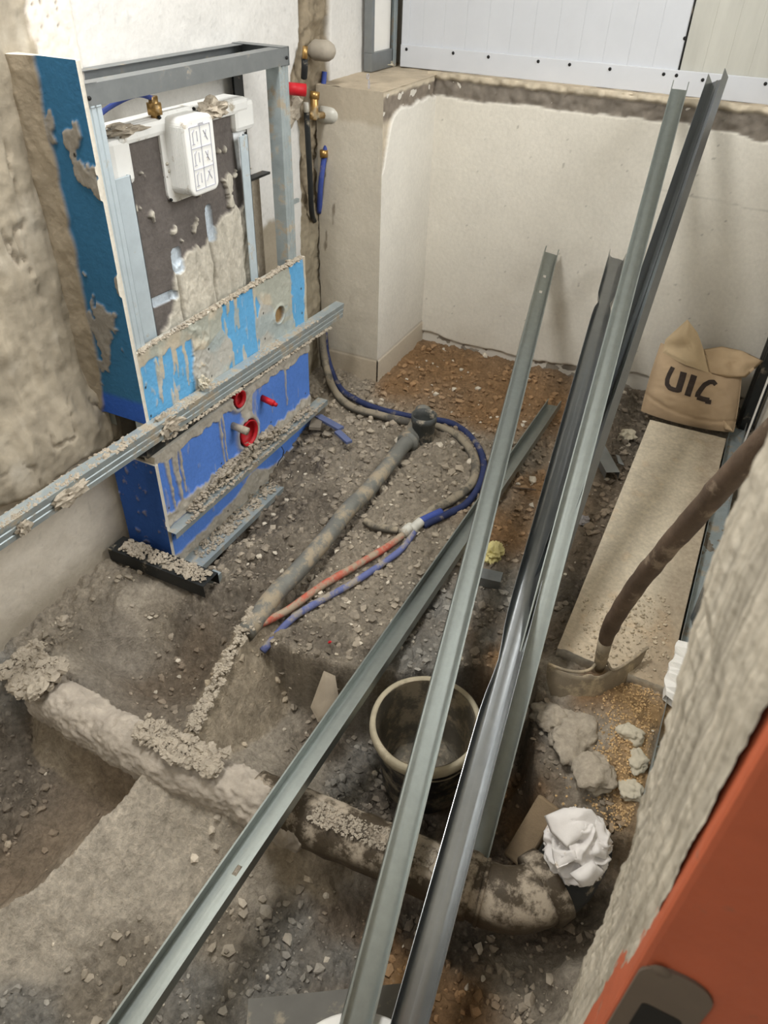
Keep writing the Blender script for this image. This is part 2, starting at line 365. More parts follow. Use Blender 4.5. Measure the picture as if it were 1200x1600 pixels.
# ------------------------------------------------------------------ the ground: plateau, pits and mortared ridges
# (photo x, photo y, height, surface)
K = {'soil': ((158,144,122), 1.0), 'dark': ((120,108,92), 1.3), 'sandh': ((188,156,114), 0.9), 'mud': ((178,164,142), 0.45), 'tan': ((208,193,169), 0.25), 'shaded_mortar': ((150,132,110), 0.25),  # last entry: pit shade painted into a darker brown mortar
     'or': ((146,116,84), 0.8), 'sand': ((172,136,94), 0.9), 'grey': ((150,145,134), 1.2), 'smooth': ((158,146,128), 0.22), 'brown': ((134,116,94), 0.7)}
for _k in K:
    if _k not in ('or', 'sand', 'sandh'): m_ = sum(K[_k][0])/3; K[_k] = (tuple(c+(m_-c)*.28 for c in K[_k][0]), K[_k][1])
CP = [(620,600,.0,'or'),(700,575,.005,'or'),(800,610,.0,'or'),(870,640,-.01,'or'),(640,560,.0,'or'),(960,640,-.01,'dark'),(1000,700,-.02,'dark'),
 (760,650,.0,'or'),(800,720,.0,'soil'),(850,760,-.01,'or'),(930,760,-.02,'brown'),(900,860,-.02,'brown'),(880,930,-.03,'dark'),(850,990,-.04,'brown'),
 (700,700,.025,'soil'),(720,760,.015,'soil'),(660,740,.01,'soil'),(610,780,.0,'soil'),(700,850,.0,'soil'),(780,830,.0,'or'),(800,930,-.01,'grey'),(760,1000,-.01,'grey'),
 (790,1030,-.02,'sand'),(560,640,.0,'soil'),(600,690,.01,'soil'),(560,600,.0,'soil'),(520,690,-.01,'soil'),(540,730,-.02,'soil'),(500,780,-.03,'dark'),(560,760,.0,'soil'),
 (470,760,-.05,'soil'),(430,800,-.06,'dark'),(380,850,-.06,'soil'),(420,880,-.05,'dark'),(340,900,-.08,'soil'),(360,940,-.07,'dark'),(300,960,-.09,'dark'),
 (480,880,-.01,'soil'),(560,900,.0,'soil'),(620,880,.0,'soil'),(500,960,.0,'soil'),(440,985,.0,'soil'),(560,1000,.0,'soil'),(620,960,.0,'soil'),(690,950,.0,'grey'),
 (640,1030,-.01,'grey'),(700,1010,.0,'grey'),(530,1045,-.0,'soil'),(412,1000,-.005,'soil'),(470,1026,-.0,'soil'),(600,1050,-.01,'soil'),(680,1045,-.01,'grey'),
 # face and foot of the plateau
 (415,1040,-.14,'brown'),(465,1062,-.15,'dark'),(520,1085,-.17,'dark'),(570,1100,-.19,'dark'),(450,1130,-.17,'mud'),(420,1180,-.14,'mud'),(500,1150,-.20,'brown'),(480,1210,-.17,'mud'),
 (540,1230,-.20,'grey'),(570,1180,-.22,'grey'),(600,1260,-.21,'dark'),(640,1290,-.21,'dark'),(720,1250,-.23,'brown'),(760,1200,-.22,'brown'),(640,1130,-.24,'grey'),(720,1100,-.24,'brown'),(790,1120,-.20,'brown'),
 (800,1050,-.10,'brown'),(830,1010,-.05,'dark'),(790,1240,-.20,'or'),(810,1300,-.21,'or'),(770,1330,-.22,'brown'),
 # left pit
 (200,1030,-.15,'smooth'),(240,1080,-.19,'brown'),(300,1060,-.17,'brown'),(310,1010,-.13,'brown'),(150,1020,-.11,'smooth'),(180,980,-.10,'smooth'),(250,980,-.12,'soil'),
 (180,900,-.06,'soil'),(120,940,-.06,'soil'),(60,1010,-.07,'soil'),(10,1045,-.08,'grey'),(250,920,-.07,'mud'),(110,1000,-.07,'soil'),(200,940,-.06,'mud'),(90,1030,-.05,'mud'),(130,1075,-.08,'smooth'),
 # front of the main ridge
 (60,1130,-.13,'brown'),(95,1160,-.17,'dark'),(20,1100,-.09,'grey'),(0,1160,-.14,'dark'),(140,1180,-.15,'shaded_mortar'),(190,1220,-.14,'shaded_mortar'),(120,1240,-.17,'shaded_mortar'),(60,1300,-.18,'shaded_mortar'),(10,1360,-.18,'shaded_mortar'),(20,1250,-.17,'dark'),
 (0,1290,-.16,'dark'),
 (232,1195,-.055,'tan'),(200,1250,-.085,'tan'),(150,1300,-.10,'tan'),(100,1340,-.11,'tan'),(50,1380,-.115,'tan'),(0,1412,-.12,'tan'),
 (300,1240,-.075,'tan'),(360,1270,-.085,'tan'),(430,1300,-.11,'tan'),(500,1330,-.13,'mud'),(540,1360,-.17,'mud'),(260,1320,-.12,'tan'),(350,1350,-.14,'tan'),(440,1370,-.16,'mud'),
 (180,1400,-.14,'tan'),(80,1440,-.14,'tan'),(280,1420,-.16,'tan'),(60,1510,-.17,'tan'),(0,1480,-.15,'tan'),(20,1560,-.14,'grey'),(60,1590,-.16,'grey'),(200,1490,-.18,'soil'),(130,1560,-.18,'soil'),
 (350,1460,-.18,'soil'),(300,1550,-.18,'grey'),(450,1450,-.19,'grey'),(430,1540,-.18,'grey'),(530,1430,-.21,'brown'),(540,1500,-.19,'grey'),(600,1480,-.22,'or'),(640,1440,-.23,'dark'),(640,1530,-.20,'sand'),
 (720,1480,-.23,'dark'),(720,1560,-.20,'or'),(800,1520,-.20,'soil'),(820,1460,-.22,'brown'),(880,1470,-.19,'brown'),(850,1560,-.18,'soil'),(600,1600,-.2,'or'),(760,1430,-.23,'dark'),(700,1600,-.19,'or'),(900,1420,-.2,'dark'),(870,1350,-.2,'dark'),
 (890,1590,-.12,'mud'),(900,1520,-.12,'mud'),(960,1560,-.10,'mud'),(1000,1450,-.12,'mud'),
 # the heap by the door jamb
 (860,1080,.015,'mud'),(920,1080,.03,'or'),(980,1080,.035,'sandh'),(1020,1120,.03,'sandh'),(870,1140,.0,'grey'),(940,1150,.02,'mud'),(990,1160,.03,'sandh'),(860,1190,-.03,'soil'),(900,1210,-.02,'mud'),(960,1210,.01,'sandh'),
 (1000,1220,.0,'sandh'),(925,1245,-.03,'mud'),(970,1255,-.02,'sandh'),(830,1240,-.12,'brown'),(840,1280,-.18,'brown'),(940,1290,-.10,'dark'),(880,1056,.02,'mud'),(940,1066,.02,'or'),(1000,1050,.02,'tan'),(1035,1060,.02,'mud'),(860,1040,.03,'mud'),(385,845,-.13,'dark'),(440,795,-.12,'dark'),(490,735,-.09,'dark'),(330,885,-.14,'dark'),(835,1130,-.08,'brown'),(830,1180,-.12,'dark'),(1010,1290,-.1,'dark'),(1040,1180,.0,'mud'),
 (1000,950,.02,'soil'),(1070,930,-.0,'mud'),(1100,800,-.0,'soil'),(1030,800,.02,'soil'),(1100,700,.0,'soil'),(1040,1040,.02,'mud'),(1060,980,.0,'mud'),(1160,640,.0,'soil'),(1190,760,.0,'soil'),(900,1030,.02,'soil'),(980,1020,.02,'soil')]
cx = []; cz = []; cc = []; cr = []
for px, py, z, k in CP:
    if z < -.1: z *= 1.25
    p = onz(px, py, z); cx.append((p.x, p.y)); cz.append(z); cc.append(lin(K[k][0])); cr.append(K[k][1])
for x, y, z in ((3.1, 1.55, 0), (2.5, 1.5, 0), (2.2, 1.5, -.02), (1.9, 1.5, -.05), (1.6, 1.5, -.06), (3.1, -.3, 0), (2.5, -.3, 0), (1.5, -.3, 0), (.3, 1.6, -.12), (-.2, 1.2, -.16), (-.2, .5, -.18), (-.2, -.2, -.1), (.3, .1, -.18), (.5, -.3, -.1)):
    cx.append((x, y)); cz.append(z); cc.append(lin(K['soil'][0])); cr.append(.8)
cx = np.array(cx); cz = np.array(cz); cc = np.array(cc); cr = np.array(cr)
def rbf_fit(c2, val, eps=0.03):
    D = np.sqrt(((c2[:, None]-c2[None])**2).sum(-1)+eps*eps); n = len(c2)
    A = np.zeros((n+1, n+1)); A[:n, :n] = D-2e-3*np.eye(n); A[n, :n] = 1; A[:n, n] = 1
    return np.linalg.solve(A, np.concatenate([val, [0]]))
_npx = np.array([c[0] for c in CP]+[0]*(len(cz)-len(CP)))
_up = (_npx <= 400) | (cz >= -0.045); _lo = (_npx <= 400) | (cz < -0.045)
cu, wu = cx[_up], rbf_fit(cx[_up], cz[_up]); cl, wl = cx[_lo], rbf_fit(cx[_lo], cz[_lo])
def rbf_eval(c2, w, x, y):
    z = np.full(x.shape, w[-1])
    for (a, b), k in zip(c2, w[:-1]): z = z+k*np.sqrt((x-a)**2+(y-b)**2+0.0009)
    return z
# brink between the plateau and the pit, traced from right to left
BRINK = [onz(*q, 0) for q in ((1100,1340),(955,1288),(868,1262),(838,1190),(830,1120),(838,1060),(800,1046),(740,1040),(660,1050),(600,1052),(545,1050),(508,1040),(455,1022),(405,1001),(385,985))]
BY = np.array([p.y for p in BRINK]); BX = np.array([p.x for p in BRINK])
def idw(x, y, vals, p=3.5):
    num = 0; den = 0
    for (a, b), v in zip(cx, vals):
        w = 1/(((x-a)**2+(y-b)**2)+4e-4)**(p/2); num = num+w[..., None]*v; den = den+w
    return num/den[..., None]
def seg_dist(x, y, pts):
    best = np.full(x.shape, 1e9); zz = np.zeros(x.shape); tt = np.zeros(x.shape)
    for (ax, ay, az), (bx, by, bz) in zip(pts[:-1], pts[1:]):
        dx, dy = bx-ax, by-ay; L2 = dx*dx+dy*dy; t = np.clip(((x-ax)*dx+(y-ay)*dy)/L2, 0, 1)
        d = np.hypot(x-ax-t*dx, y-ay-t*dy); c = d < best; best = np.where(c, d, best); zz = np.where(c, az+t*(bz-az), zz)
    return best, zz
MAINZ = -0.075
RIDGE_MAIN = [(0.765, 1.33, -.05), (0.755, 1.28, -.02), (0.740, 1.10, -.015), (0.735, 0.90, -.005), (0.745, 0.70, -.01), (0.755, 0.58, -.02), (0.76, 0.50, -.04)]
RIDGE_BR = [(1.19, 0.925, .035), (1.10, 0.915, .03), (1.0, 0.90, .015), (0.90, 0.88, .0), (0.76, 0.86, -.005)]
CREST = [onz(*q) for q in ((262,1180,-.06),(232,1197,-.06),(205,1240,-.08),(150,1290,-.10),(100,1335,-.11),(50,1378,-.115),(-60,1440,-.12),(-160,1490,-.12))]
def left_of(x, y, P):
    best = np.full(x.shape, 1e9); sg = np.zeros(x.shape); along = np.zeros(x.shape); s0 = 0
    for a, b in zip(P[:-1], P[1:]):
        dx, dy = b.x-a.x, b.y-a.y; l = math.hypot(dx, dy); t = np.clip(((x-a.x)*dx+(y-a.y)*dy)/l/l, 0, 1); qx = x-a.x-t*dx; qy = y-a.y-t*dy; d = np.hypot(qx, qy)
        c = d < best; best = np.where(c, d, best); sg = np.where(c, dx*qy-dy*qx, sg); along = np.where(c, s0+t*l, along); s0 += l
    return best, sg, along
def ground(x, y):
    wx = x+0.012*fbm(x*14, y*14, 3); wy = y+0.012*fbm(x*14+50, y*14, 3)
    zu = rbf_eval(cu, wu, wx, wy); zl = rbf_eval(cl, wl, wx, wy)
    xe = np.interp(y, BY, BX)+0.012*fbm(y*16, y*0+3, 4)+0.006*fbm(y*60, x*20, 2)
    side = sst(-0.012, 0.012, x-xe); soft = sst(0.84, 0.93, y)
    k = side*(1-soft)+0.5*soft; z = zu*k+zl*(1-k)
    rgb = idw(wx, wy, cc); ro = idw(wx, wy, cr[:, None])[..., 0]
    # lowering under the bucket
    z = z-0
    mudc = C((178,164,142), x)
    for P, r0, sl in (([(a, b, c-.055) for a, b, c in RIDGE_MAIN], .036, 2.0), (RIDGE_BR, .018, 1.9)):
        d, zc = seg_dist(x, y, P); d = d+0.012*fbm(x*26, y*26+9, 3)
        rz = np.where(d < r0, zc-0.022*(d/r0)**2, zc-0.022-(d-r0)*sl)
        hh = np.clip(0.5+0.5*(rz-z)/0.02, 0, 1); z = z*(1-hh)+rz*hh+0.02*hh*(1-hh)*0.5
        k = sst(-.01, .01, rz-z+0.012); rgb = mixc(rgb, mudc, k*0.8); ro = ro*(1-k*0.55)+0.35*k*0.55
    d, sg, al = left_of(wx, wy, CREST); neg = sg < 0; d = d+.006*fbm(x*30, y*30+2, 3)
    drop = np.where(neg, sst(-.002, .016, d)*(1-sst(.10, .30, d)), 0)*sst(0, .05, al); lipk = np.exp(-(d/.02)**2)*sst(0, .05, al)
    z = z-.075*drop+.008*lipk; rgb = mixc(rgb, C((150, 132, 110), x), drop*.6)  # drop tinted brown: pit shade put into the mortar colour
    # small relief: lumps, ridges, trowel drags
    big = fbm(x*9, y*9, 4); med = fbm(x*32, y*32+4, 4); cr_ = ridge(x*24+3, y*24, 4)-0.55; fi = fbm(x*110, y*110, 3)
    drag = fbm((x+y*0.35)*9, (y-x*0.35)*60, 3)
    z = z+big*0.006+ro*(med*0.017+fi*0.0065+cr_*0.018)+(1-np.clip(ro, 0, 1))*(drag*0.009+cr_*0.005+fi*0.0012+.0025*(ridge(x*70, y*70, 2)-.5))
    v = fbm(x*40+7, y*40, 4); rgb = rgb*(1+0.16*v+0.12*fi)[..., None]
    pale = sst(.5, .75, fbm(x*120, y*120+3, 2)*ro); rgb = mixc(rgb, C((196,184,164), x), pale*0.35)
    return z, np.clip(rgb, 0.01, 1)
GX0, GX1, GY0, GY1, GD = -0.25, 3.12, -0.32, 1.60, 0.0045
nx_, ny_ = int((GX1-GX0)/GD), int((GY1-GY0)/GD)
gx, gy = np.meshgrid(np.linspace(GX0, GX1, nx_), np.linspace(GY0, GY1, ny_), indexing='ij')
GZ, GC = ground(gx, gy)
idx = np.arange(nx_*ny_).reshape(nx_, ny_)
F = np.stack([idx[:-1, :-1], idx[1:, :-1], idx[1:, 1:], idx[:-1, 1:]], -1).reshape(-1, 4).tolist()
flo = mk('floor', np.stack([gx, gy, GZ], -1).reshape(-1, 3), F, M_ground, None, True, GC.reshape(-1, 3))
tag(flo, kind='structure', label='excavated earth and mortar floor with trenches and ridges')
def gz(x, y):
    i = min(max(int((x-GX0)/(GX1-GX0)*(nx_-1)), 0), nx_-2); j = min(max(int((y-GY0)/(GY1-GY0)*(ny_-1)), 0), ny_-2)
    return float(GZ[i, j])
def gcol(x, y):
    i = min(max(int((x-GX0)/(GX1-GX0)*(nx_-1)), 0), nx_-2); j = min(max(int((y-GY0)/(GY1-GY0)*(ny_-1)), 0), ny_-2)
    return GC[i, j]

# ------------------------------------------------------------------ the room
YA = 1.53
def wallA(u, v):
    x = 0.2+u; z = -0.35+v
    n = fbm(x*5, z*5, 4); e = 0.03*fbm(x*16, z*16, 4)
    white = C((212, 210, 205), x); pl = C((158, 148, 130), x); grey = C((176, 168, 152), x)
    h = 0.002*fbm(x*20, z*20, 3); rgb = white*(1+0.03*n)[..., None]
    # lower grey zone behind the boxed frame
    k = sst(-.01, .01, 0.72+e-z)*sst(-.01, .01, 2.33-x); rgb = mixc(rgb, pl, k)
    # rough left plaster; right border leans with height
    xb = 1.36+0.03*np.clip(z, 0, 1.5)+e
    k = sst(-.008, .008, xb-x); r_ = ridge(x*11, z*5+2, 5)-0.5; r2 = fbm(x*22+4, z*22, 4)
    hp = 0.012+0.016*(fbm(x*3.5+1, z*2.5, 3))+r_*0.014*sst(-.2, .5, fbm(x*4, z*4+8, 3))+0.005*r2+.004*fbm(x*34, z*8, 4)
    hp = hp+0.032*sst(.62, .42, z)                      # thick slumped belly of plaster above the floor bay
    cut = sst(.37, .33, z+0.035*fbm(x*9, z*2+7, 3)+(x-1.0)*0.10)    # smooth recessed bay under the belly
    hb = -0.01+0.004*fbm(x*10, z*10, 3)
    hp = hp*(1-cut)+hb*cut
    cr = np.exp(-((fbm(x*7+3, z*3.2, 4)-.05)/.018)**2)*sst(-.1, .2, fbm(x*3, z*3+5, 2)); hp = hp-cr*0.012*(1-cut)+(1-cut)*.006*fbm(x*60, z*12, 3)
    streak = fbm(x*22, z*6, 4)
    pc = mixc(pl*(1+0.25*streak+0.2*r2)[..., None], C((192, 186, 174), x), sst(.05, .5, fbm(x*4+9, z*6, 3)+0.3*streak)*0.6)
    pc = mixc(pc, C((120, 108, 92), x), cr*0.35*(1-cut))
    pc = mixc(pc, C((206, 198, 184), x)*(1+0.06*r2)[..., None], cut)
    pc = mixc(pc, pl*0.9, sst(.06, -.06, z)*0.7+0*z)
    h = h*(1-k)+hp*k; rgb = mixc(rgb, pc, k)
    # stippled old paint patch at the top left
    s = sst(-.01, .01, x-(1.372+e))*sst(-.004, .004, 1.512-x)*sst(1.22, 1.25, z); pits = sst(.45, .6, fbm(x*90, z*90, 2))*sst(1.26, 1.5, z+0.2*n)
    h = h*(1-s)+s*(0.012-0.004*pits+0.002*fbm(x*70, z*70, 2)); rgb = mixc(rgb, mixc(C((226, 216, 204), x), C((150, 142, 130), x), pits*0.8), s)
    gap = np.exp(-((x-1.514-0.004*fbm(x*0, z*12, 2))/0.003)**2)*sst(1.22, 1.25, z); rgb = mixc(rgb, C((120, 108, 96), x), gap*0.7); h = h-gap*0.004
    # chased groove packed with mortar
    xc0 = 2.43+0.06*np.clip(z, 0, 1.4)+0.5*e; xc1 = 2.62+0.07*np.clip(z, 0, 1.4)+0.4*e
    bulge = np.exp(-((z-1.12)/0.09)**2)*0.06; k = sst(-.006, .006, x-xc0+bulge)*sst(-.006, .006, xc1-x)
    hc = -0.020+0.022*fbm(x*14, z*9, 4)+0.05*(ridge(x*20, z*12, 4)-0.5); cc2 = C((138, 126, 106), x)*(1+0.3*fbm(x*30, z*12, 4))[..., None]
    low = sst(.75, .6, z+0.4*e); hc = hc*(1-low*0.5)+low*(-0.006+0.004*fbm(x*40, z*5, 3)); cc2 = mixc(cc2, C((150, 140, 120), x)*(1+.1*fbm(x*50, z*6, 3))[..., None], low)
    h = h*(1-k)+hc*k; rgb = mixc(rgb, cc2, k)
    spots = sst(.55, .7, fbm(x*60+3, z*60, 2))*0.25; rgb = rgb*(1-spots*0.5)[..., None]
    return h, np.clip(rgb, 0.01, 1)
o = relief('wall_left', (0.2, YA, -0.35), (1, 0, 0), (0, 0, 1), (0, -1, 0), 2.98, 2.05, 0.006, wallA, M_wall); tag(o, kind='structure')
tag(MB().box((-0.6, YA+0.06, -0.4), (3.4, YA+0.2, 2.65)).box((-0.6, YA-.01, 1.68), (3.4, YA+.07, 2.65)).build('wall_left_core', M_plain), kind='structure')

XB = 3.07
def wallB(u, v):
    y = 1.30-u; z = -0.1+v; n = fbm(y*4, z*4, 4)
    rgb = C((218, 213, 201), y)*(1+0.035*n)[..., None]; h = 0.0015*fbm(y*12, z*12, 3)
    rgb = mixc(rgb, C((196, 188, 172), y), sst(.3, .9, fbm(y*2.5+4, z*2.5, 3)+(0.4-z)*0.6)*0.5)
    # missing skirting: rough grey strip at the foot
    t = 0.075-0.045*sst(.2, .75, y)+0.012*fbm(y*16, z*0, 3); t = t+0.02*sst(1.0, 1.28, y)
    k = sst(.004, -.004, z-t); rgb = mixc(rgb, C((142, 134, 122), y)*(1+.4*fbm(y*25, z*30, 4))[..., None], k); h = h+k*(-0.014+0.016*fbm(y*14, z*22, 4))
    # broken edge under the sill
    e = 1.035+0.012*fbm(y*14+2, z*0, 4)-0.03*sst(.35, -.1, y); k = sst(-.003, .003, z-e)
    top = sst(1.085, 1.10, z+0.006*fbm(y*30, z*20, 3)); ec = mixc(C((126, 118, 108), y)*(1+.35*fbm(y*40, z*40, 4))[..., None], C((206, 194, 172), y)*(1+.2*fbm(y*50, z*50, 3))[..., None], top)
    rgb = mixc(rgb, ec, k); h = h+k*(-0.006+0.010*fbm(y*35, z*35, 4))+k*top*0.012
    # scuffs, cracks
    sp = sst(.76, .84, fbm(y*70+11, z*50, 2)); rgb = rgb*(1-0.38*sp)[..., None]
    ck = np.exp(-((z-0.80-0.02*fbm(y*5, y*0, 3))/0.0022)**2)*sst(.6, .2, y); rgb = rgb*(1-0.2*ck)[..., None]
    pt = sst(.012, .006, np.abs(y-0.365))*sst(.052, .046, np.abs(z-0.83)); rgb = mixc(rgb, C((128, 124, 118), y), pt)
    return h, np.clip(rgb, .01, 1)
o = relief('wall_back', (XB, 1.30, -0.1), (0, -1, 0), (0, 0, 1), (-1, 0, 0), 1.62, 1.215, 0.006, wallB, M_wall); tag(o, kind='structure')
tag(MB().box((XB+.012, -.4, -.2), (XB+.30, 1.6, 1.10)).box((XB+.20, -.6, 1.10), (XB+.34, 1.8, 2.65)).build('wall_back_core', M_plain), kind='structure')
# pier in the corner
PX, PY = 2.60, 1.262
def pierG(u, v):
    y = YA-u; z = v-.1; n = fbm(y*8, z*4, 4); rgb = C((196, 188, 172), y)*(1+.06*n)[..., None]; h = 0.0012*fbm(y*20, z*20, 3)
    d = sst(.5, .62, fbm(y*30, z*9+3, 3))*sst(PY+.10, PY+.2, y); rgb = mixc(rgb, C((118, 106, 90), y), d*.8)
    t = sst(.98, 1.0, z+.02*fbm(y*20, z*5, 3)); rgb = mixc(rgb, C((168, 156, 136), y)*(1+.2*n)[..., None], t*.7)
    sk = sst(.10, .095, z); rgb = mixc(rgb, C((186, 172, 150), y), sk*.8); h = h+sk*.004
    hid = np.exp(-((z-.10)/.003)**2); rgb = mixc(rgb, C((110, 96, 80), y), hid*.6)
    return h, np.clip(rgb, .01, 1)
def pierW(u, v):
    x = PX+u; z = v-.1; n = fbm(x*8, z*4, 4); rgb = C((220, 216, 206), x)*(1+.03*n)[..., None]; h = .001*n
    e = 1.035+.012*fbm(x*20, z*0, 3)-.19*np.exp(-(u/.055)**2); k = sst(-.004, .004, z-e)
    ec = mixc(C((132, 122, 110), x)*(1+.35*fbm(x*40, z*40, 4))[..., None], C((208, 196, 174), x), sst(1.08, 1.09, z+.006*fbm(x*30, z*20, 3))); lowc = sst(1.02, .99, z)
    ec = mixc(ec, C((196, 184, 164), x)*(1+.15*fbm(x*60, z*30, 3))[..., None], lowc)
    rgb = mixc(rgb, ec, k); h = h+k*(-.012+.008*fbm(x*30, z*30, 4))
    sk = sst(.10, .095, z); rgb = mixc(rgb, C((200, 188, 168), x), sk*.8); h = h+sk*.005; hid = np.exp(-((z-.10)/.003)**2); rgb = mixc(rgb, C((120, 106, 90), x), hid*.6)
    return h, np.clip(rgb, .01, 1)
def sill(u, v):
    x = PX+u; y = YA-v; n = fbm(x*20, y*20, 4); rgb = C((186, 172, 150), x)*(1+.2*n)[..., None]
    rgb = mixc(rgb, C((130, 120, 104), x), sst(.3, .6, fbm(x*12+4, y*12, 3))*.6)
    return .003*n, rgb
tag(relief('wall_pier', (PX, YA, -.1), (0, -1, 0), (0, 0, 1), (-1, 0, 0), YA-PY, 1.205, .006, pierG, M_wall), kind='structure')
tag(relief('wall_pier', (PX, PY, -.1), (1, 0, 0), (0, 0, 1), (0, -1, 0), XB-PX+.01, 1.205, .006, pierW, M_wall), kind='structure')
tag(relief('trim_1', (PX, YA, 1.105), (1, 0, 0), (0, -1, 0), (0, 0, 1), XB-PX+.2, YA-PY, .008, sill, M_wall), kind='structure')
tag(relief('trim_2', (XB-.004, PY+.01, 1.108), (1, 0, 0), (0, -1, 0), (0, 0, 1), .22, 1.6, .008, sill, M_wall), kind='structure')
tag(MB().box((PX+.015, PY+.015, -.1), (XB+.05, YA+.05, 1.09)).build('wall_pier_core', M_plain), kind='structure')
# right wall with its window, ceiling
YC = -0.25; x0, x1, z0, z1 = WIN
tag(MB().box((.32, YC-.2, -.3), (x0, YC, 2.65)).box((x1, YC-.2, -.3), (3.4, YC, 2.65)).box((x0, YC-.2, -.3), (x1, YC, z0)).box((x0, YC-.2, z1), (x1, YC, 2.65)).build('wall_right', M_plain), kind='structure')
wf = MB(); 
for a, b in (((x0, z0), (x1, z0+.05)), ((x0, z1-.05), (x1, z1)), ((x0, z0+.05), (x0+.05, z1-.05)), ((x1-.05, z0+.05), (x1, z1-.05)), (((x0+x1)/2-.025, z0+.05), ((x0+x1)/2+.025, z1-.05))):
    wf.box((a[0], YC-.13, a[1]), (b[0], YC-.08, b[1]))
wo = tag(wf.build('window_1', M_white), kind='structure')
tag(MB().box((-1.6, -1.7, 2.6), (.55, -.45, 2.75)).box((-1.6, -.45, 2.6), (3.5, 1.75, 2.75)).build('ceiling', M_plain), kind='structure')
tag(MB().box((-1.6, -1.7, -.3), (-1.45, 1.7, 2.65)).box((-1.6, YA+.05, -.4), (-.55, YA+.2, 2.65)).box((-1.6, -1.7, -.3), (.55, -1.55, 2.65)).box((-1.6, -1.7, -.4), (-.22, 1.7, -.2)).box((-.3, -1.7, -.4), (.55, -.33, -.2)).build('wall_front', M_plain), kind='structure')

# door jamb: coarse striated mortar reveal on the right
EDGE = [(-.35, -.112), (.116, -.100), (.255, -.099), (.511, -.090), (.706, -.084), (.876, -.070), (.95, -.066), (1.052, -.056), (1.153, -.049), (1.215, -.048), (1.282, -.050), (1.6, -.05), (2.6, -.05)]
ez = np.array([e[0] for e in EDGE]); ey = np.array([e[1] for e in EDGE])
JX = .55
def jamb(u, v):
    x = .37+u; z = -.30+v; ye = np.interp(z, ez, ey)
    t = np.clip((x-.30)/(JX-.30), 0, 1.0); base = -.112*(1-t)+ye*t
    wob = .005*fbm(z*14, z*0+2, 4)+.003*fbm(z*50, x*20, 3); st = fbm(x*230, z*11, 4); st2 = fbm(x*80+3, z*4, 4)
    hh = base+wob*t+.0028*st+.0012*fbm(x*150, z*90, 3)
    fall = sst(JX-.012, JX+.03, x); hh = hh-fall*.05
    rgb = C((182, 174, 158), x)*(1+.40*st2+.40*st)[..., None]; rgb = mixc(rgb, C((108, 102, 88), x), sst(.25, .6, st2+.5*st)*.6)
    rgb = mixc(rgb, C((196, 188, 172), x), sst(.2, .6, fbm(x*60+9, z*7, 3))*.5)
    gr = sst(.35, .30, np.clip(x, 0, 1)+.02*fbm(z*9, z*0, 3)); rgb = mixc(rgb, C((136, 138, 116), x), gr*.5)
    return hh, np.clip(rgb, .01, 1)
tag(relief('door_jamb_plaster', (.37, 0, -.30), (1, 0, 0), (0, 0, 1), (0, 1, 0), .23, 2.1, .0022, jamb, M_board), kind='structure')['label'] = 'coarse grey mortar door reveal'
tag(MB().box((.43, -1.6, -.3), (JX+.005, -.125, 2.6)).build('wall_jamb_core', M_plain), kind='structure')

# red-brown door frame in the foreground
df = thing('door_1', 'red-brown painted door frame in the blurred right foreground', 'door frame', (.33, -.13, 0)); df['kind'] = 'structure'
MB().box((.350, -.222, -.2), (.42, -.100, 2.3)).build('frame_post', M_doorred, df, bevel=.006)
MB().box((.368, -.26, -.2), (.42, -.22, 2.3)).build('groove', M_seal, df)
MB().box((.340, -.52, -.2), (.40, -.252, 2.3)).build('frame_stop', M_doorred, df, bevel=.004)
# strike plate on the post
def rounded(cx_, cz_, w, h, r, n=6):
    p = []
    for (sx, sz, a0) in ((1, 1, 0), (-1, 1, 90), (-1, -1, 180), (1, -1, 270)):
        for k in range(n+1): a = radians(a0+90*k/n); p.append((cx_+sx*(w/2-r)+r*cos(a), cz_+sz*(h/2-r)+r*sin(a)))
    return p
def plate(name, pts, y0, y1, m, parent):
    n = len(pts); v = [(a, y0, b) for a, b in pts]+[(a, y1, b) for a, b in pts]
    f = [tuple(range(n)), tuple(range(2*n-1, n-1, -1))]+[(i, (i+1) % n, n+(i+1) % n, n+i) for i in range(n)]
    return mk(name, v, f, m, parent)
def platex(name, pts, xa, xb, m, parent):
    n = len(pts); v = [(xa, a, b) for a, b in pts]+[(xb, a, b) for a, b in pts]
    f = [tuple(range(n)), tuple(range(2*n-1, n-1, -1))]+[(i, (i+1) % n, n+(i+1) % n, n+i) for i in range(n)]
    return mk(name, v, f, m, parent)
q = onx(1022, 1590, .35)
sp = platex('strike_plate', rounded(q.y, q.z, .062, .20, .028), .3515, .347, M_strike, df)
platex('latch_hole', rounded(q.y-.002, q.z-.004, .036, .060, .006), .3475, .3465, M_hole, sp)
q = onx(1033, 1518, .347); lathe('screw', q, (-1, 0, 0), [(.0001, .002), (.007, .0015), (.009, 0)], M_strike, sp, 16)

# ------------------------------------------------------------------ boxed-in cistern frame
YF = 1.356; BXL, BXR = 1.317, 2.192
fr = thing('cistern_frame', 'boxed-in toilet cistern in a steel stud frame with blue boards, against the left wall', 'cistern frame', ((BXL+BXR)/2, 1.44, -.1))
def rail(name, a, b, axis, parent=fr, m=M_rail, w=.05, h=.03, roll=0, op=(0, 0, 1)):
    return channel(name, a, b, roll, w, h, m, parent, 0, False, open_=op, N=2, th=.0012)
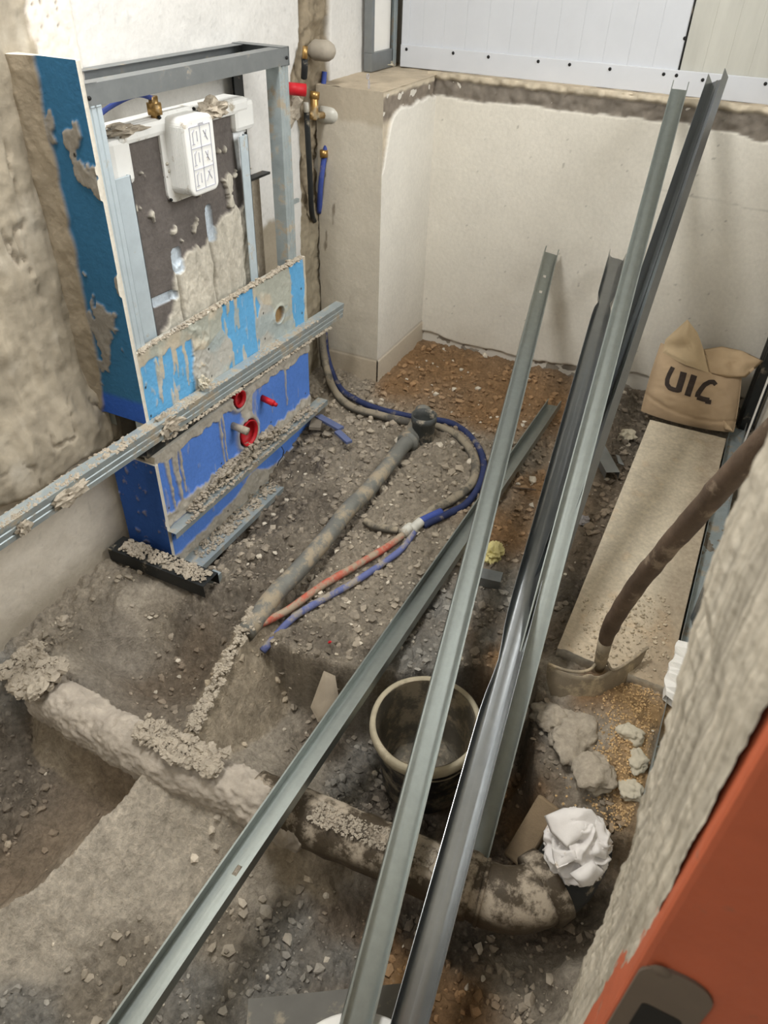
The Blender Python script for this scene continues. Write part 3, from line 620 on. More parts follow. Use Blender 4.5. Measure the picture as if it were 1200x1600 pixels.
# top rectangle of track, web facing out
rail('top_track', (BXL+.012, YF+.002, 1.246), (BXR-.035, YF+.002, 1.246), 'x', op=(0, 1, 0), w=.044, h=.04)
rail('top_track', (BXL+.012, YF+.168, 1.246), (BXR-.035, YF+.168, 1.246), 'x', op=(0, -1, 0), w=.044, h=.035)
rail('top_track', (BXR-.036, YF, 1.246), (BXR-.036, YF+.17, 1.246), 'y', op=(-1, 0, 0), w=.048, h=.04)
rail('top_track', (BXL+.02, YF, 1.246), (BXL+.02, YF+.17, 1.246), 'y', op=(1, 0, 0), w=.048, h=.04)
# posts
p = channel('post', (BXL+.037, YF+.001, .40), (BXL+.037, YF+.001, 1.226), 0, .05, .04, M_leg, fr, 0, True, open_=(0, 1, 0), N=2)
channel('post', (BXR-.064, YF+.004, .40), (BXR-.064, YF+.004, 1.226), 0, .05, .045, M_galvd, fr, 0, True, open_=(-.0, 1, 0), N=2)
channel('post', (BXR-.085, YF+.16, .40), (BXR-.085, YF+.16, 1.226), 0, .05, .045, M_dark, fr, 0, True, open_=(-1, 0, 0), N=2)
channel('post', (BXL+.037, YF+.16, .40), (BXL+.037, YF+.16, 1.226), 0, .05, .045, M_galv, fr, 0, True, open_=(0, -1, 0), N=2)
for x, z in ((BXL+.03, 1.242), (BXR-.05, 1.242)):
    lathe('screw', (x, YF, z), (0, -1, 0), [(.0001, .003), (.004, .0025), (.005, 0)], M_hole, fr, 12)
# perforated legs of the cistern carrier
for q, wd in ((ony(192, 277, 1.392), .027), (ony(381, 212, 1.392), .020)):
    x = q.x; mb = MB(); mb.box((x-wd, 1.392, .45), (x+wd, 1.396, q.z)).box((x+wd-.004, 1.392, .45), (x+wd, 1.41, q.z)); mb.build('carrier_leg', M_leg, fr, bevel=.001)
tb = MB().box((1.44, 1.380, .60), (2.02, 1.405, .628)); tb.build('carrier_crossbar', M_galvd, fr, bevel=.002)

# cistern tank wrapped in felt, its lower half under splashed mortar
def tank(u, v):
    x = 1.425+u; z = .56+v; n = fbm(x*20, z*20, 4)
    felt = C((98, 92, 88), x)*(1+.12*fbm(x*8, z*120, 2)+.1*n)[..., None]; white = C((226, 228, 228), x)
    le = 1.505+.11*(z-1.0)+np.where(z > 1.05, -.015, 0)*0; re_ = 1.985
    wh = sst(-.003, .003, (1.455+.16*np.clip(z-.92, -.05, .3)*1.0)-x)+sst(-.003, .003, x-(1.945+.1*(1.0-z)))*sst(.96, .98, z)
    wh = np.clip(wh+sst(1.118, 1.124, z+.12*(x-1.7)*0), 0, 1); rgb = mixc(felt, white, wh)
    edge = .80+.085*sst(1.48, 1.62, x)*0+.0
    top = np.interp(x, [1.42, 1.50, 1.56, 1.60, 1.66, 1.74, 1.80, 1.90, 2.02], [.60, .62, .68, .80, .80, .82, .845, .875, .89])
    top = top+.030*fbm(x*40, z*6, 3)+.03*fbm(x*12, z*4, 3); k = sst(-.004, .004, top-z)
    sp = sst(.42, .5, fbm(x*26+1, z*26+7, 3)-.10+.5*np.exp(-((x-1.545)/.035)**2-((z-.92)/.07)**2)+.55*np.exp(-((x-1.90+.35*(1.0-z))/.045)**2-((z-.97)/.08)**2))
    k = np.clip(k+sp, 0, 1); h = .012*np.clip(v*0+1, 0, 1)*0
    md = C((186, 180, 166), x)*(1+.12*fbm(x*60, z*14, 4))[..., None]
    gro = np.exp(-((x-1.76)/.006)**2)+np.exp(-((x-1.60)/.005)**2)
    rgb = mixc(rgb, md, k); rgb = rgb*(1-.25*gro*k)[..., None]
    h = h+k*(.010+.008*fbm(x*45, z*16, 4)+.006*(ridge(x*30, z*10, 3)-.5)-.010*gro)
    for hx, hz, w, hh in ((1.615, .80, .020, .035), (1.775, .86, .016, .05), (1.535, .715, .05, .014)):
        e = ((x-hx)/w)**4+((z-hz)/hh)**4; rgb = mixc(rgb, C((190, 200, 208), x), sst(1.25, 1.0, e)*sst(-.2, .3, (1-k)+.4)); h = h-.012*sst(1.2, .9, e)
    bow = .02*(1-((x-1.71)/.30)**2); return h+bow, np.clip(rgb, .01, 1)
cis = relief('cistern', (1.425, 1.43, .56), (1, 0, 0), (0, 0, 1), (0, -1, 0), .58, .585, .0026, tank, M_felt, fr, thick=.07)
MB().box((1.46, 1.40, 1.118), (2.00, 1.49, 1.158)).build('cistern_lid', M_whiteplast, cis, bevel=.012)
MB().box((1.425, 1.402, 1.03), (1.50, 1.47, 1.14)).build('cistern_shoulder', M_whiteplast, cis, bevel=.014)
MB().box((1.93, 1.402, 1.07), (2.03, 1.47, 1.15)).build('cistern_shoulder', M_whiteplast, cis, bevel=.014)
lump('mortar_blob', (1.50, 1.42, 1.150), (.06, .03, .012), M_mud, cis, 3, 3, .5)
lump('mortar_blob', (1.80, 1.38, 1.155), (.05, .025, .022), M_mud, cis, 5, 3, .5)
tube('inlet_fitting', [(1.62, 1.42, 1.15), (1.62, 1.42, 1.205)], .013, M_brass, cis, 6)
tube('inlet_nut', [(1.62, 1.42, 1.165), (1.62, 1.42, 1.19)], .020, M_brass, cis, 6)
tube('feed_hose', catmull([(1.62, 1.42, 1.20), (1.56, 1.42, 1.215), (1.46, 1.42, 1.20), (1.40, 1.43, 1.17)]), .006, M_bluep, cis, 10)
# inspection cover with the printed instructions
def rbox(name, cx_, cz_, w, h, r, y0, y1, m, parent, bev=.006):
    o = plate(name, rounded(cx_, cz_, w, h, r), y0, y1, m, parent)
    b = o.modifiers.new('bevel', 'BEVEL'); b.width = bev; b.segments = 3; b.limit_method = 'ANGLE'; return o
BF = 1.340
bTL, bTR, bBR, bBL = ony(288, 189, BF), ony(334, 172, BF), ony(342, 296, BF), ony(300, 309, BF)
bcx = (bTL.x+bTR.x+bBR.x+bBL.x)/4; bcz = (bTL.z+bTR.z+bBR.z+bBL.z)/4; bw = (bTR.x+bBR.x-bTL.x-bBL.x)/2; bh = (bTL.z+bTR.z-bBR.z-bBL.z)/2
cov = rbox('inspection_box', bcx, bcz, bw, bh, .022, BF, 1.415, M_whiteplast, cis)
rbox('inspection_flange', bcx-.004, bcz-.006, bw+.03, bh+.03, .03, 1.405, 1.42, M_whiteplast, cis, .002)
for zz in range(7): pass
rib = MB()
for k in range(9): yy = BF+.008+k*.0045; rib.box((bcx-bw/2-.001, yy, bcz-bh/2+.02), (bcx-bw/2+.001, yy+.002, bcz+bh/2-.02))
rib.build('ribbed_side', M_whiteplast, cov, bevel=.0006)
ink = mat('faded_grey_print', (176, 176, 184), .7, bump=0)
pr = MB(); FY = BF-.0015
def pl_(a, b, w=.0011):
    a = Vector((a[0], FY, a[1])); b = Vector((b[0], FY, b[1])); d = (b-a).normalized(); n = Vector((-d.z, 0, d.x))*w
    t = Vector((0, .0018, 0)); q = [a+n, b+n, b-n, a-n]; pr.add(q+[p_+t for p_ in q], [(0,1,2,3), (0,4,5,1), (1,5,6,2), (2,6,7,3), (3,7,4,0)])
def pc_(cx_, cz_, r, n=18, a0=0, a1=360, sx=1):
    P = [(cx_+sx*r*cos(radians(a0+(a1-a0)*k/n)), cz_+r*sin(radians(a0+(a1-a0)*k/n))) for k in range(n+1)]
    for a, b in zip(P[:-1], P[1:]): pl_(a, b)
X0, X1, Z0, Z1 = bcx-bw*.36, bcx+bw*.34, bcz-bh*.42, bcz-bh*.42+.15
for zz in (Z0, Z0+.05, Z0+.10, Z1): pl_((X0, zz), (X1, zz))
for xx in (X0, (X0+X1)/2, X1): pl_((xx, Z0), (xx, Z1))
_pl, _pc, kx = pl_, pc_, (X1-X0)/.15
XM = (X0+X1)/2
def pl_(a, b, w=.0011): _pl((XM+(a[0]-XM2)*kx, a[1]), (XM+(b[0]-XM2)*kx, b[1]), w)
def pc_(cx_, cz_, r, n=18, a0=0, a1=360, sx=1): _pc(XM+(cx_-XM2)*kx, cz_, r*.9, n, a0, a1, kx*sx)
XM2 = 0; X0, X1 = -.075, .075
for k in range(3):
    zc = Z0+.025+.05*k
    if k: pc_(X1-.037, zc, .018); pl_((X1-.05, zc+.012), (X1-.024, zc-.012)); pl_((X1-.045, zc-.004), (X1-.03, zc+.012))
    pl_((X0+.02, zc-.015), (X0+.02, zc+.012)); pl_((X0+.02, zc+.012), (X0+.034, zc+.018)); pl_((X0+.012, zc-.015), (X0+.03, zc-.015)); pl_((X0+.05, zc-.01), (X0+.05, zc+.014))
    if k == 0: pl_((X1-.06, zc-.01), (X1-.03, zc+.016)); pl_((X1-.045, zc+.014), (X1-.02, zc-.008)); pc_(X0+.04, zc, .012)
_pc(bcx+.004, bcz+bh/2-.018, .0075, 16, 0, 360, 1.9)
pr.build('printed_instructions', ink, cov)
cu_ = bpy.data.curves.new('t', 'FONT'); cu_.body = 'GROHE'; cu_.size = .0065; cu_.extrude = .0004; cu_.align_x = 'CENTER'; cu_.align_y = 'CENTER'
to = bpy.data.objects.new('t', cu_); COL.objects.link(to); bpy.context.view_layer.update()
tm = bpy.data.meshes.new_from_object(to.evaluated_get(bpy.context.evaluated_depsgraph_get())); bpy.data.objects.remove(to)
lg = bpy.data.objects.new('printed_logo', tm); COL.objects.link(lg); tm.materials.append(ink)
lg.matrix_world = Matrix.Translation((bcx+.004, FY, bcz+bh/2-.018)) @ Matrix.Rotation(radians(90), 4, 'X'); 
bpy.context.view_layer.update(); lg.parent = cov; lg.matrix_parent_inverse = cov.matrix_world.inverted()
for x, z in ((bcx-bw/2-.012, bcz+bh/2), (bcx-bw/2-.012, bcz-bh/2-.01), (bcx+bw/2+.006, bcz+bh/2)): lump('cover_screw', (x, 1.404, z), .005, M_hole, cov, 1, 1, .1)

# boards: blue faces under patches of mortar
BLU = (92, 136, 218); CYB = (100, 166, 212)
def board(lo):
    def fn(u, v):
        x = BXL+.008+u; z = lo+v; n = fbm(x*14, z*14, 4); up = lo > .2
        rgb = C(CYB if up else BLU, x)*(1+.05*n)[..., None]; h = 0*x
        if up:
            k = sst(-.05, .12, fbm(x*5+2, z*8+5, 4)+.25*sst(.50, .66, z)-.05)
            ww = .02*fbm(x*30, z*12, 4)
            keep = np.maximum(np.maximum(sst(.003, .0, np.abs(x-1.395)-.058+ww)*sst(.612, .606, z+.6*ww), sst(.003, .0, np.abs(x-1.505)-.040+ww)*sst(.60, .594, z+ww)), np.maximum(sst(.003, .0, np.abs(x-1.80-.03*n)-.078+ww), sst(.003, .0, np.abs(x-2.135)-.043+ww)))
            keep = keep*(1-sst(.30, .34, fbm(x*50, z*9+3, 3)))
            k = np.clip(np.maximum(k, .85)*(1-keep), 0, 1)+sst(.45, .6, fbm(x*40, z*25, 3))*.5; k = np.clip(k, 0, 1)
            mc = mixc(C((170, 172, 160), x), C((190, 180, 160), x), sst(-.2, .3, n)); ht = .0025+.003*fbm(x*40, z*30, 4)+.010*sst(.03, .0, np.abs(x-1.59)-.03)*(ridge(x*30, z*20, 3))
        else:
            k = sst(.42, .46, fbm(x*18+3, z*5+1, 4))*.9
            drips = 0*x
            for dx_, dw_, zb_ in ((1.372, .005, .10), (1.408, .009, .10), (1.432, .004, .14), (1.638, .004, .09), (2.03, .003, .15), (1.655, .003, .12)): drips = np.maximum(drips, sst(.0015, -.0015, np.abs(x-dx_-.006*fbm(z*12+dx_*9, x*0, 2)+.06*(z-.2)*.2)-dw_*(.6+1.2*np.clip(z-.1, 0, .25)*4)*(.8+.5*vn(z*60, x*0+dx_*30)))*sst(zb_-.01, zb_, z))
            k = np.maximum(k*.35, drips)
            led = sst(.105, .095, z+.02*fbm(x*30, z*0, 3)-.012)*sst(.055, .07, z); k = np.maximum(k, led)
            mid = sst(.006, .0, np.abs(x-1.79)-.040-.03*n)*sst(.06, .10, z)*sst(-.25, -.1, fbm(x*30, z*10+4, 3)); k = np.maximum(k, mid)
            low = sst(-.048, -.056, z-.05*np.exp(-((x-1.78)/.08)**2)+.015*n); k = np.maximum(k, low)
            k = np.maximum(k, sst(.292, .298, z+.015*fbm(x*30, z*20, 3)))
            mc = C((176, 170, 158), x)*(1+.15*fbm(x*50, z*40, 4))[..., None]; ht = .004+.006*fbm(x*45, z*35, 4)+.004*(ridge(x*40, z*30, 3)-.5)
            for hx, hz, r in ((1.776, .166, .047), (1.744, .315, .030)):
                d = np.hypot(x-hx, z-hz); q = sst(r+.004, r, d); h = h-.024*q; k = k*(1-q); rgb = mixc(rgb, C((150, 22, 30), x), q)
                ring = np.exp(-((d-r-.012)/.010)**2); k = np.maximum(k, ring*.9); h = h+.006*ring
        if up:
            d = np.hypot(x-2.013, (z-.505)); ring = np.exp(-((d-.030)/.006)**2); h = h-.012*sst(.030, .026, d); rgb = mixc(rgb, C((150, 124, 86), x), sst(.030, .027, d)); k = k*(1-sst(.030, .027, d)); h = h+.004*ring
        rgb = mixc(rgb, mc, k); h = h+k*np.clip(ht, 0, .03)
        sc = sst(.6, .68, fbm(x*70, z*10, 3))*.35; rgb = mixc(rgb, C((190, 196, 200), x), sc*(1-k))
        for sx_ in (BXL+.03, BXR-.03, 1.62, 1.92):
            for sz_ in (lo+.05, lo+.14, lo+.25): q = sst(.0045, .003, np.hypot(x-sx_, z-sz_)); rgb = mixc(rgb, C((60, 58, 54), x), q)
        return h, np.clip(rgb, .01, 1)
    return fn
bl = relief('front_board', (BXL+.008, YF-.004, -.12), (1, 0, 0), (0, 0, 1), (0, -1, 0), BXR-BXL-.008, .448, .0026, board(-.12), M_board, fr, thick=.034)
bl['label'] = 'lower bright blue board'
bu = relief('front_board', (BXL+.008, YF-.004, .405), (1, 0, 0), (0, 0, 1), (0, -1, 0), BXR-BXL-.008, .245, .0026, board(.405), M_board, fr, thick=.02)
bu['label'] = 'upper apron board, half covered in mortar'
def sideb(lo, blue):
    def fn(u, v):
        y = YF-.012+u; z = lo+v; n = fbm(y*12, z*6, 4)
        rgb = C(blue, y)*(1+.06*n)[..., None]
        if lo > .4: rgb = mixc(rgb, C((50, 92, 176), y), sst(.52, .50, z))
        e = YF+.125-.03*sst(.4, 1.2, z)+.035*fbm(z*5, y*3, 4)
        if lo < .3: e = e*0+2
        k = sst(-.006, .006, y-e); k = np.maximum(k, sst(.32, .38, fbm(y*18+5, z*12, 4))*.8)
        if lo < .3: k = sst(.42, .5, fbm(y*50, z*40, 3))*.5
        rgb = mixc(rgb, C((150, 138, 118), y)*(1+.2*n)[..., None], k); h = k*(.004+.01*(ridge(y*20, z*9, 4)-.4)+(.02*sst(0, .06, y-e) if lo > .3 else 0))
        q = sst(.005, .003, np.hypot(y-1.40, z-1.13)); rgb = mixc(rgb, C((30, 30, 30), y), q)
        return h, np.clip(rgb, .01, 1)
    return fn
s1 = relief('side_board', (BXL, YF-.012, .445), (0, 1, 0), (0, 0, 1), (-1, 0, 0), .18, .872, .003, sideb(.445, (52, 104, 140)), M_board, fr, thick=.0125); s1['label'] = 'tall blue side board with a crumbling white edge'
s2 = relief('side_board', (BXL, YF-.012, -.12), (0, 1, 0), (0, 0, 1), (-1, 0, 0), .17, .425, .004, sideb(-.12, (48, 86, 156)), M_board, fr, thick=.0125); s2['label'] = 'lower blue side board'
channel('bottom_track', (BXL-.004, YF+.03, .328), (BXL+.25, YF+.03, .328), 0, .05, .04, M_dark, fr, 0, False, open_=(0, 0, 1), N=2)
channel('crossbar', (BXL+.02, YF+.03, .40), (BXR-.02, YF+.03, .40), 0, .05, .03, M_dark, fr, 0, False, open_=(0, 0, -1), N=2)
# red sleeves and plugs in the lower board
for x, z, r in ((1.776, .166, .046), (1.744, .315, .028)):
    s_ = lathe('drain_sleeve', (x, YF+.014, z), (0, -1, 0), [(.0005, 0), (r*.9, .0), (r*.93, .012), (r, .022), (r+.002, .030), (r-.003, .030), (r-.006, .02)], M_red, fr, 28, .03)
pgl = tube('red_plug', [(1.878, YF, .251), (1.872, YF-.055, .245)], .011, M_red, fr, 12); tube('plug_tip', [(1.872, YF-.055, .245), (1.871, YF-.068, .243)], .007, M_red, pgl, 8)
pp = tube('mortared_stub', [(1.70, YF, .235), (1.705, YF-.06, .225)], .013, M_mud, fr, 12, .3)
# ledges of steel channel screwed across the lower board
lg1 = channel('ledge_channel', (BXL+.0, YF-.022, .062), (BXR+.07, YF-.022, .062), 0, .044, .020, M_galvd, fr, 0, False, open_=(0, 0, -1), N=4)
crust('mortar_crust', [(1.42, YF-.018, .070), (BXR-.02, YF-.018, .070)], .030, .016, M_mud, lg1, 600, .003, .008, 4, Vector((0, 1, 0)))
crust('mortar_lip', [(1.37, YF-.044, .062), (BXR+.04, YF-.044, .062)], .008, .010, M_mud, lg1, 300, .003, .006, 9, Vector((0, 1, 0)))
crust('mortar_crust', [(1.45, YF-.012, .078), (1.66, YF-.010, .10), (1.85, YF-.012, .10), (1.95, YF-.012, .078)], .02, .03, M_mud, fr, 260, .005, .011, 14, Vector((0, 1, 0)))
lg2 = channel('ledge_channel', (BXL+.03, YF-.045, -.095), (BXR+.06, YF-.045, -.095), 0, .075, .022, M_galvd, fr, 0, False, open_=(0, 0, -1), N=4)
crust('mortar_crust', [(1.40, YF-.040, -.094), (BXR+.03, YF-.040, -.094)], .055, .010, M_mud, lg2, 700, .002, .007, 6, Vector((0, 1, 0)))
crust('mortar_crust', [(BXL+.03, YF-.006, .650), (1.70, YF-.004, .650), (BXR-.01, YF-.004, .652)], .018, .008, M_mud, bu, 420, .003, .008, 8, Vector((0, 1, 0)))
mbw = MB(); v_, f_ = tube_data([(1.94, YF-.03, .02), (1.945, YF-.035, .0), (1.935, YF-.034, -.02), (1.915, YF-.03, -.03), (1.905, YF-.028, -.045)], .002, 6); mbw.add(v_, f_); mbw.build('wire_clip', M_dark, fr, True)
# steel profile that hangs over the front
A_, B_ = Vector((.55, 1.305, .452)), Vector((2.42, 1.325, .376))
ls = channel('steel_profile', A_, B_, 0, .056, .034, M_galvd, None, .004, True, open_=(0, 1, 0.1), N=24)
tag(ls, 'mortar-caked steel profile running level across the blue box and past its left side', 'metal profile')
crust('mortar_crust', [A_+Vector((0, .017, .027)), B_+Vector((-.06, .017, .027))], .036, .004, M_mud, ls, 2600, .002, .0062, 21, Vector((0, 1, 0)))
crust('mortar_drips', [A_.lerp(B_, .42)+Vector((0, .000, -.033)), B_+Vector((-.1, .0, -.033))], .010, .008, M_mud, ls, 420, .003, .007, 22, Vector((0, 1, 0)))
lump('mortar_clod', A_.lerp(B_, .235)+Vector((0, -.006, .0)), (.045, .012, .022), M_mud, ls, 9, 3, .6)
lump('mortar_clod', A_.lerp(B_, .155)+Vector((0, -.004, -.004)), (.018, .008, .020), M_mud, ls, 11, 3, .6)
tag(lump('mortar_chunk', (1.555, YF-.03, .468), (.016, .014, .018), M_stone, None, 5, 3, .5), 'small pale mortar chunk sitting on the level steel profile', 'mortar chunk')
tag(lump('mortar_mound', (1.37, 1.325, .425), (.06, .02, .028), M_mud, fr, 15, 4, .5, fr=3), None)
# dark channel foot that sticks out under the box
bk = channel('steel_bracket', (1.262, 1.52, -.012), (1.255, 1.145, -.004), 0, .070, .045, M_black, None, 0, False, open_=(0, 0, -1), N=4)
tag(bk, 'black steel channel sticking out from under the lower left corner of the box', 'metal channel')
crust('mortar_crust', [(1.262, 1.48, -.008), (1.256, 1.16, -.002)], .055, .006, M_mud, bk, 500, .002, .0075, 31, Vector((1, 0, 0)))
tag(MB().box((1.30, 1.17, -.30), (1.335, 1.20, -.05)).build('support_peg', M_galvd, None), 'short steel peg standing in the mud under the black channel foot', 'peg')

# ------------------------------------------------------------------ pipes in the chase
def wallpt(px, py, d=0.02): return ony(px, py, YA-d)
hb = thing('riser_hose', 'dark insulated hose running down the mortar chase beside the pier', 'hose', wallpt(505, 560, .0))
P1 = [wallpt(479, 175, .035), wallpt(481, 215, .035), wallpt(484, 270, .03), wallpt(487, 330, .015), wallpt(491, 345, -.01)]
tube('hose', catmull(P1), .010, M_black, hb, 10); tube('metal_end', [wallpt(478, 160, .035), wallpt(479, 178, .035)], .009, M_clear, hb, 10)
tube('upper_hose', catmull([wallpt(476, 90, .03), wallpt(476, 105, .03), wallpt(475, 122, .02)]), .011, M_black, hb, 10)
tube('brass_end', [wallpt(477, 72, .035), wallpt(476, 92, .035)], .009, M_brass, hb, 10)
bh = thing('blue_water_hose', 'blue water hose with a metal clamp, hanging below the lower cloudy cap', 'hose', wallpt(500, 330, 0))
tube('hose', catmull([wallpt(512, 190, .04), wallpt(512, 215, .035), wallpt(506, 250, .03), wallpt(501, 290, .02), wallpt(499, 332, .0)]), .0105, M_bluep, bh, 12)
tube('hose_end', [wallpt(512, 184, .04), wallpt(512, 196, .04)], .007, M_clear, bh, 10)
q = wallpt(506, 240, .032); tube('clamp', [q+Vector((0, 0, -.012)), q+Vector((0, 0, .012))], .015, M_brass, bh, 10)
tag(tube('blue_pipe_stub', [wallpt(507, 112, .012), wallpt(504, 150, .012)], .009, M_bluep, None, 10), 'short blue pipe half buried in mortar between the two cloudy caps', 'pipe')
for i, (px, py, m, lab) in enumerate(((493, 78, M_mud, 'mortar-dirty round cap at the top of the pipe chase'), (505, 178, M_clear, 'cloudy plastic cap over a brass fitting, lower of the two in the chase'))):
    a = wallpt(px, py, .02); b = wallpt(px+22, py+2, .075); ax = (b-a).normalized()
    c_ = lathe('pipe_cap', a, ax, [(.012, -.03), (.030, -.005), (.032, .0), (.032, .040), (.030, .052), (.022, .066), (.012, .073), (.0005, .076)], M_clear if i else mat('muddy_cap', (158, 150, 136), .8, bump=.3), None, 24)
    tag(c_, lab, 'pipe cap')
rp = thing('red_pipe_plug', 'red plastic plug sticking out of the chase right of the steel frame', 'plug', wallpt(460, 140, .03))
a = wallpt(448, 138, .02); b = wallpt(478, 141, .07)
tube('plug_body', [a, b], .019, M_red, rp, 16); tube('plug_hole', [b, b+(b-a).normalized()*.001], .010, M_hole, rp, 12)
vb = thing('brass_valve', 'brass elbow fitting between the dark hose and the lower cloudy cap', 'fitting', wallpt(492, 175, .03))
tube('valve_body', catmull([wallpt(489, 186, .03), wallpt(491, 170, .035), wallpt(491, 150, .03)]), .015, M_brass, vb, 8)
tube('valve_neck', [wallpt(491, 155, .032), wallpt(492, 143, .032)], .018, M_brass, vb, 6)
tube('valve_elbow', [wallpt(484, 180, .03), wallpt(505, 180, .035)], .012, M_brass, vb, 8)
lump('mortar_chunk', wallpt(455, 170, .0), (.05, .02, .05), M_mud, vb, 9, 3, .5)
tag(MB().box(tuple(wallpt(452, 320, .035)), tuple(wallpt(452, 320, .035)+Vector((.05, -.012, .012)))).build('wall_bracket', M_galvd), 'small steel bracket end on the wall right of the frame post', 'bracket')
# grey mortar block visible through the right of the frame
tag(MB().box((2.0, 1.475, .40), (2.135, 1.525, .90)).build('mortar_block', M_mud, fr, bevel=.004), None)
tag(MB().box((2.0, 1.470, .900), (2.19, 1.50, .907)).build('back_strap', M_dark, fr), None)

# ------------------------------------------------------------------ pipes over the floor
def gp(px, py, z): return onz(px, py, z)
dp = thing('drain_pipe', 'grey waste pipe lying on the plateau, running from the upright socket to the mortar ridge', 'drain pipe', gp(640, 690, 0))
a = Vector((2.20, .918, .035)); b = Vector((1.10, .915, .03))
tube('pipe', [a.lerp(b, t/24)+Vector((0, .004*sin(t*.7), .003*sin(t*1.3))) for t in range(25)], .0275, M_pipe, dp, 20, .06)
tube('elbow', catmull([(2.17, .918, .036), (2.27, .925, .040), (2.35, .940, .042), (2.385, .948, .05)]), .036, M_pipe, dp, 20, .05)
tube('coupling_ring', [(2.165, .918, .036), (2.185, .918, .036)], .041, M_pipe, dp, 20)
up = gp(663, 648, .125); lathe('upright_socket', (up.x, up.y, -.005), (0, 0, 1), [(.043, 0), (.043, .10), (.048, .104), (.048, .130), (.044, .130), (.043, .10), (.041, .02), (.0005, .01)], mat('socket_grey', (74, 76, 74), .5, bump=.2, var=.3, vscale=15, dust=(170,160,142), dustamt=.35), dp, 36)
crust('mortar_rubble', [(1.18, .925, .045), (1.10, .915, .042), (1.0, .90, .026), (.90, .88, .010), (.80, .865, .0)], .035, .010, M_mud, dp, 330, .003, .010, 47, Vector((0, 1, 0)))
lump('mortar_bed', (2.33, .935, -.01), (.09, .06, .03), M_mud, dp, 8, 4, .35)
# sewer
sw = thing('sewer_pipe', 'thick mortar-crusted sewer pipe crossing the trench to the elbow by the rag', 'sewer pipe', (.77, .2, -.1))
tube('pipe', [Vector((.755, .66, MAINZ)).lerp(Vector((.79, .135, MAINZ)), t/30) for t in range(31)], .062, M_sewer, sw, 32, .05)
tube('socket', [(.787, .165, MAINZ), (.790, .13, MAINZ), (.7905, .120, MAINZ)], [.072, .072, .070], M_sewer, sw, 32, .03)
tube('socket_rib', [(.791, .105, MAINZ), (.792, .097, MAINZ)], .070, M_sewer, sw, 32, .03)
tube('bend', catmull([(.790, .13, MAINZ), (.797, .06, MAINZ), (.825, .005, MAINZ+.002), (.87, -.03, MAINZ+.008)]), .066, M_sewer, sw, 32, .05)
tube('bend_collar', catmull([(.845, -.008, MAINZ+.002), (.875, -.03, MAINZ+.008)], 3), .078, M_sewer, sw, 32, .04)
tube('riser', catmull([(.855, -.02, MAINZ), (.90, -.045, MAINZ+.012), (.93, -.055, MAINZ+.05), (.94, -.055, MAINZ+.09)]), [.070]*25, M_black, sw, 32, .03)
crust('mortar_crumbs', [(.755, .50, -.014), (.79, .12, -.014)], .05, .003, M_mud, sw, 900, .0015, .005, 41, Vector((1, 0, 0)))
def coat():
    P = catmull([(a, b, c-.062) for a, b, c in RIDGE_MAIN], 40); P = [p for p in P if p.y > .50]; n = 110; v = []; f = []; cl_ = []
    for i, p in enumerate(P):
        t = (P[min(i+1, len(P)-1)]-P[max(i-1, 0)]).normalized(); s_ = Vector((0, 0, 1)).cross(t).normalized(); u = t.cross(s_)
        end = min(1, i/10+.3)*min(1, (len(P)-1-i)/12+.62)
        for k in range(n):
            a = 2*pi*k/n; d = s_*cos(a)+u*sin(a); q = p+d*.07
            r = .058*end+.007*mnoise.fractal(q*14, .7, 2.0, 5)+.008*(.5-abs(mnoise.noise(q*42)))+.005*(.5-abs(mnoise.noise(q*95)))
            fr_ = (a-pi) % (2*pi); e_ = .15+.75*(mnoise.noise(Vector((p.y*13, p.x*3, 2)))*.6+.45)+.3*mnoise.noise(Vector((p.y*45, 1, 2))); kk = 0 if fr_ > pi*1.2 else max(0, min(1, (fr_-e_)/.12)); r *= 1-.30*kk
            v.append(p+d*r); g = .92+.16*mnoise.noise(q*30); cl_.append(tuple(c*g for c in lin((182, 172, 158) if kk < .5 else (142, 124, 102))))
    for i in range(len(P)-1):
        for k in range(n): k2 = (k+1) % n; f.append((i*n+k, i*n+k2, (i+1)*n+k2, (i+1)*n+k))
    f.append(tuple(range(n))[::-1]); f.append(tuple((len(P)-1)*n+k for k in range(n)))
    return mk('mortar_coat', v, f, M_crumb, sw, True, cl_)
coat()
crust('mortar_rubble', [(.745, .98, .006), (.74, .84, .008), (.745, .74, .006)], .07, .014, M_mud, sw, 420, .003, .012, 43, Vector((1, 0, 0)))
crust('mortar_rubble', [(.80, 1.45, -.045), (.76, 1.36, -.035), (.755, 1.27, -.005)], .12, .03, M_mud, sw, 520, .004, .016, 44, Vector((1, 0, 0)))
# rag stuffed in the riser
def rag_mesh():
    vs, fs = ico(6); c = gp(902, 1322, .03)+Vector((0, 0, .0)); out = []
    for p in vs:
        q = p*1.9; w_ = Vector((mnoise.noise(q*.8), mnoise.noise(q*.8+Vector((5, 5, 5))), 0))*1.2; r = 1-.34*abs(mnoise.noise(q*.8+w_+Vector((3, 1, 4))))*1.6+.10*(.5-abs(mnoise.noise(q*1.3+w_)))*2
        out.append(c+Vector((p.x*.074, p.y*.068, p.z*.074))*r)
    return out, fs
v_, f_ = rag_mesh(); rg = mk('cloth_rag', v_, f_, M_rag, None, True)
tag(rg, 'crumpled white cloth stuffed in the open end of the sewer pipe', 'cloth')
def cloth(name, pts, parent, th=.004, seed=0): return puff(name, [gp(*p) for p in pts], th*1.3, M_rag, parent, wr=.012, seed=seed, rings=10)
cloth('fold', [(850,1275,.09),(880,1262,.10),(925,1265,.10),(945,1290,.08),(915,1305,.095),(885,1325,.09),(860,1300,.085)], rg, .012, 1)
cloth('fold', [(862,1325,.06),(900,1330,.085),(905,1342,.08),(870,1358,.06),(864,1340,.055)], rg, .01, 2)
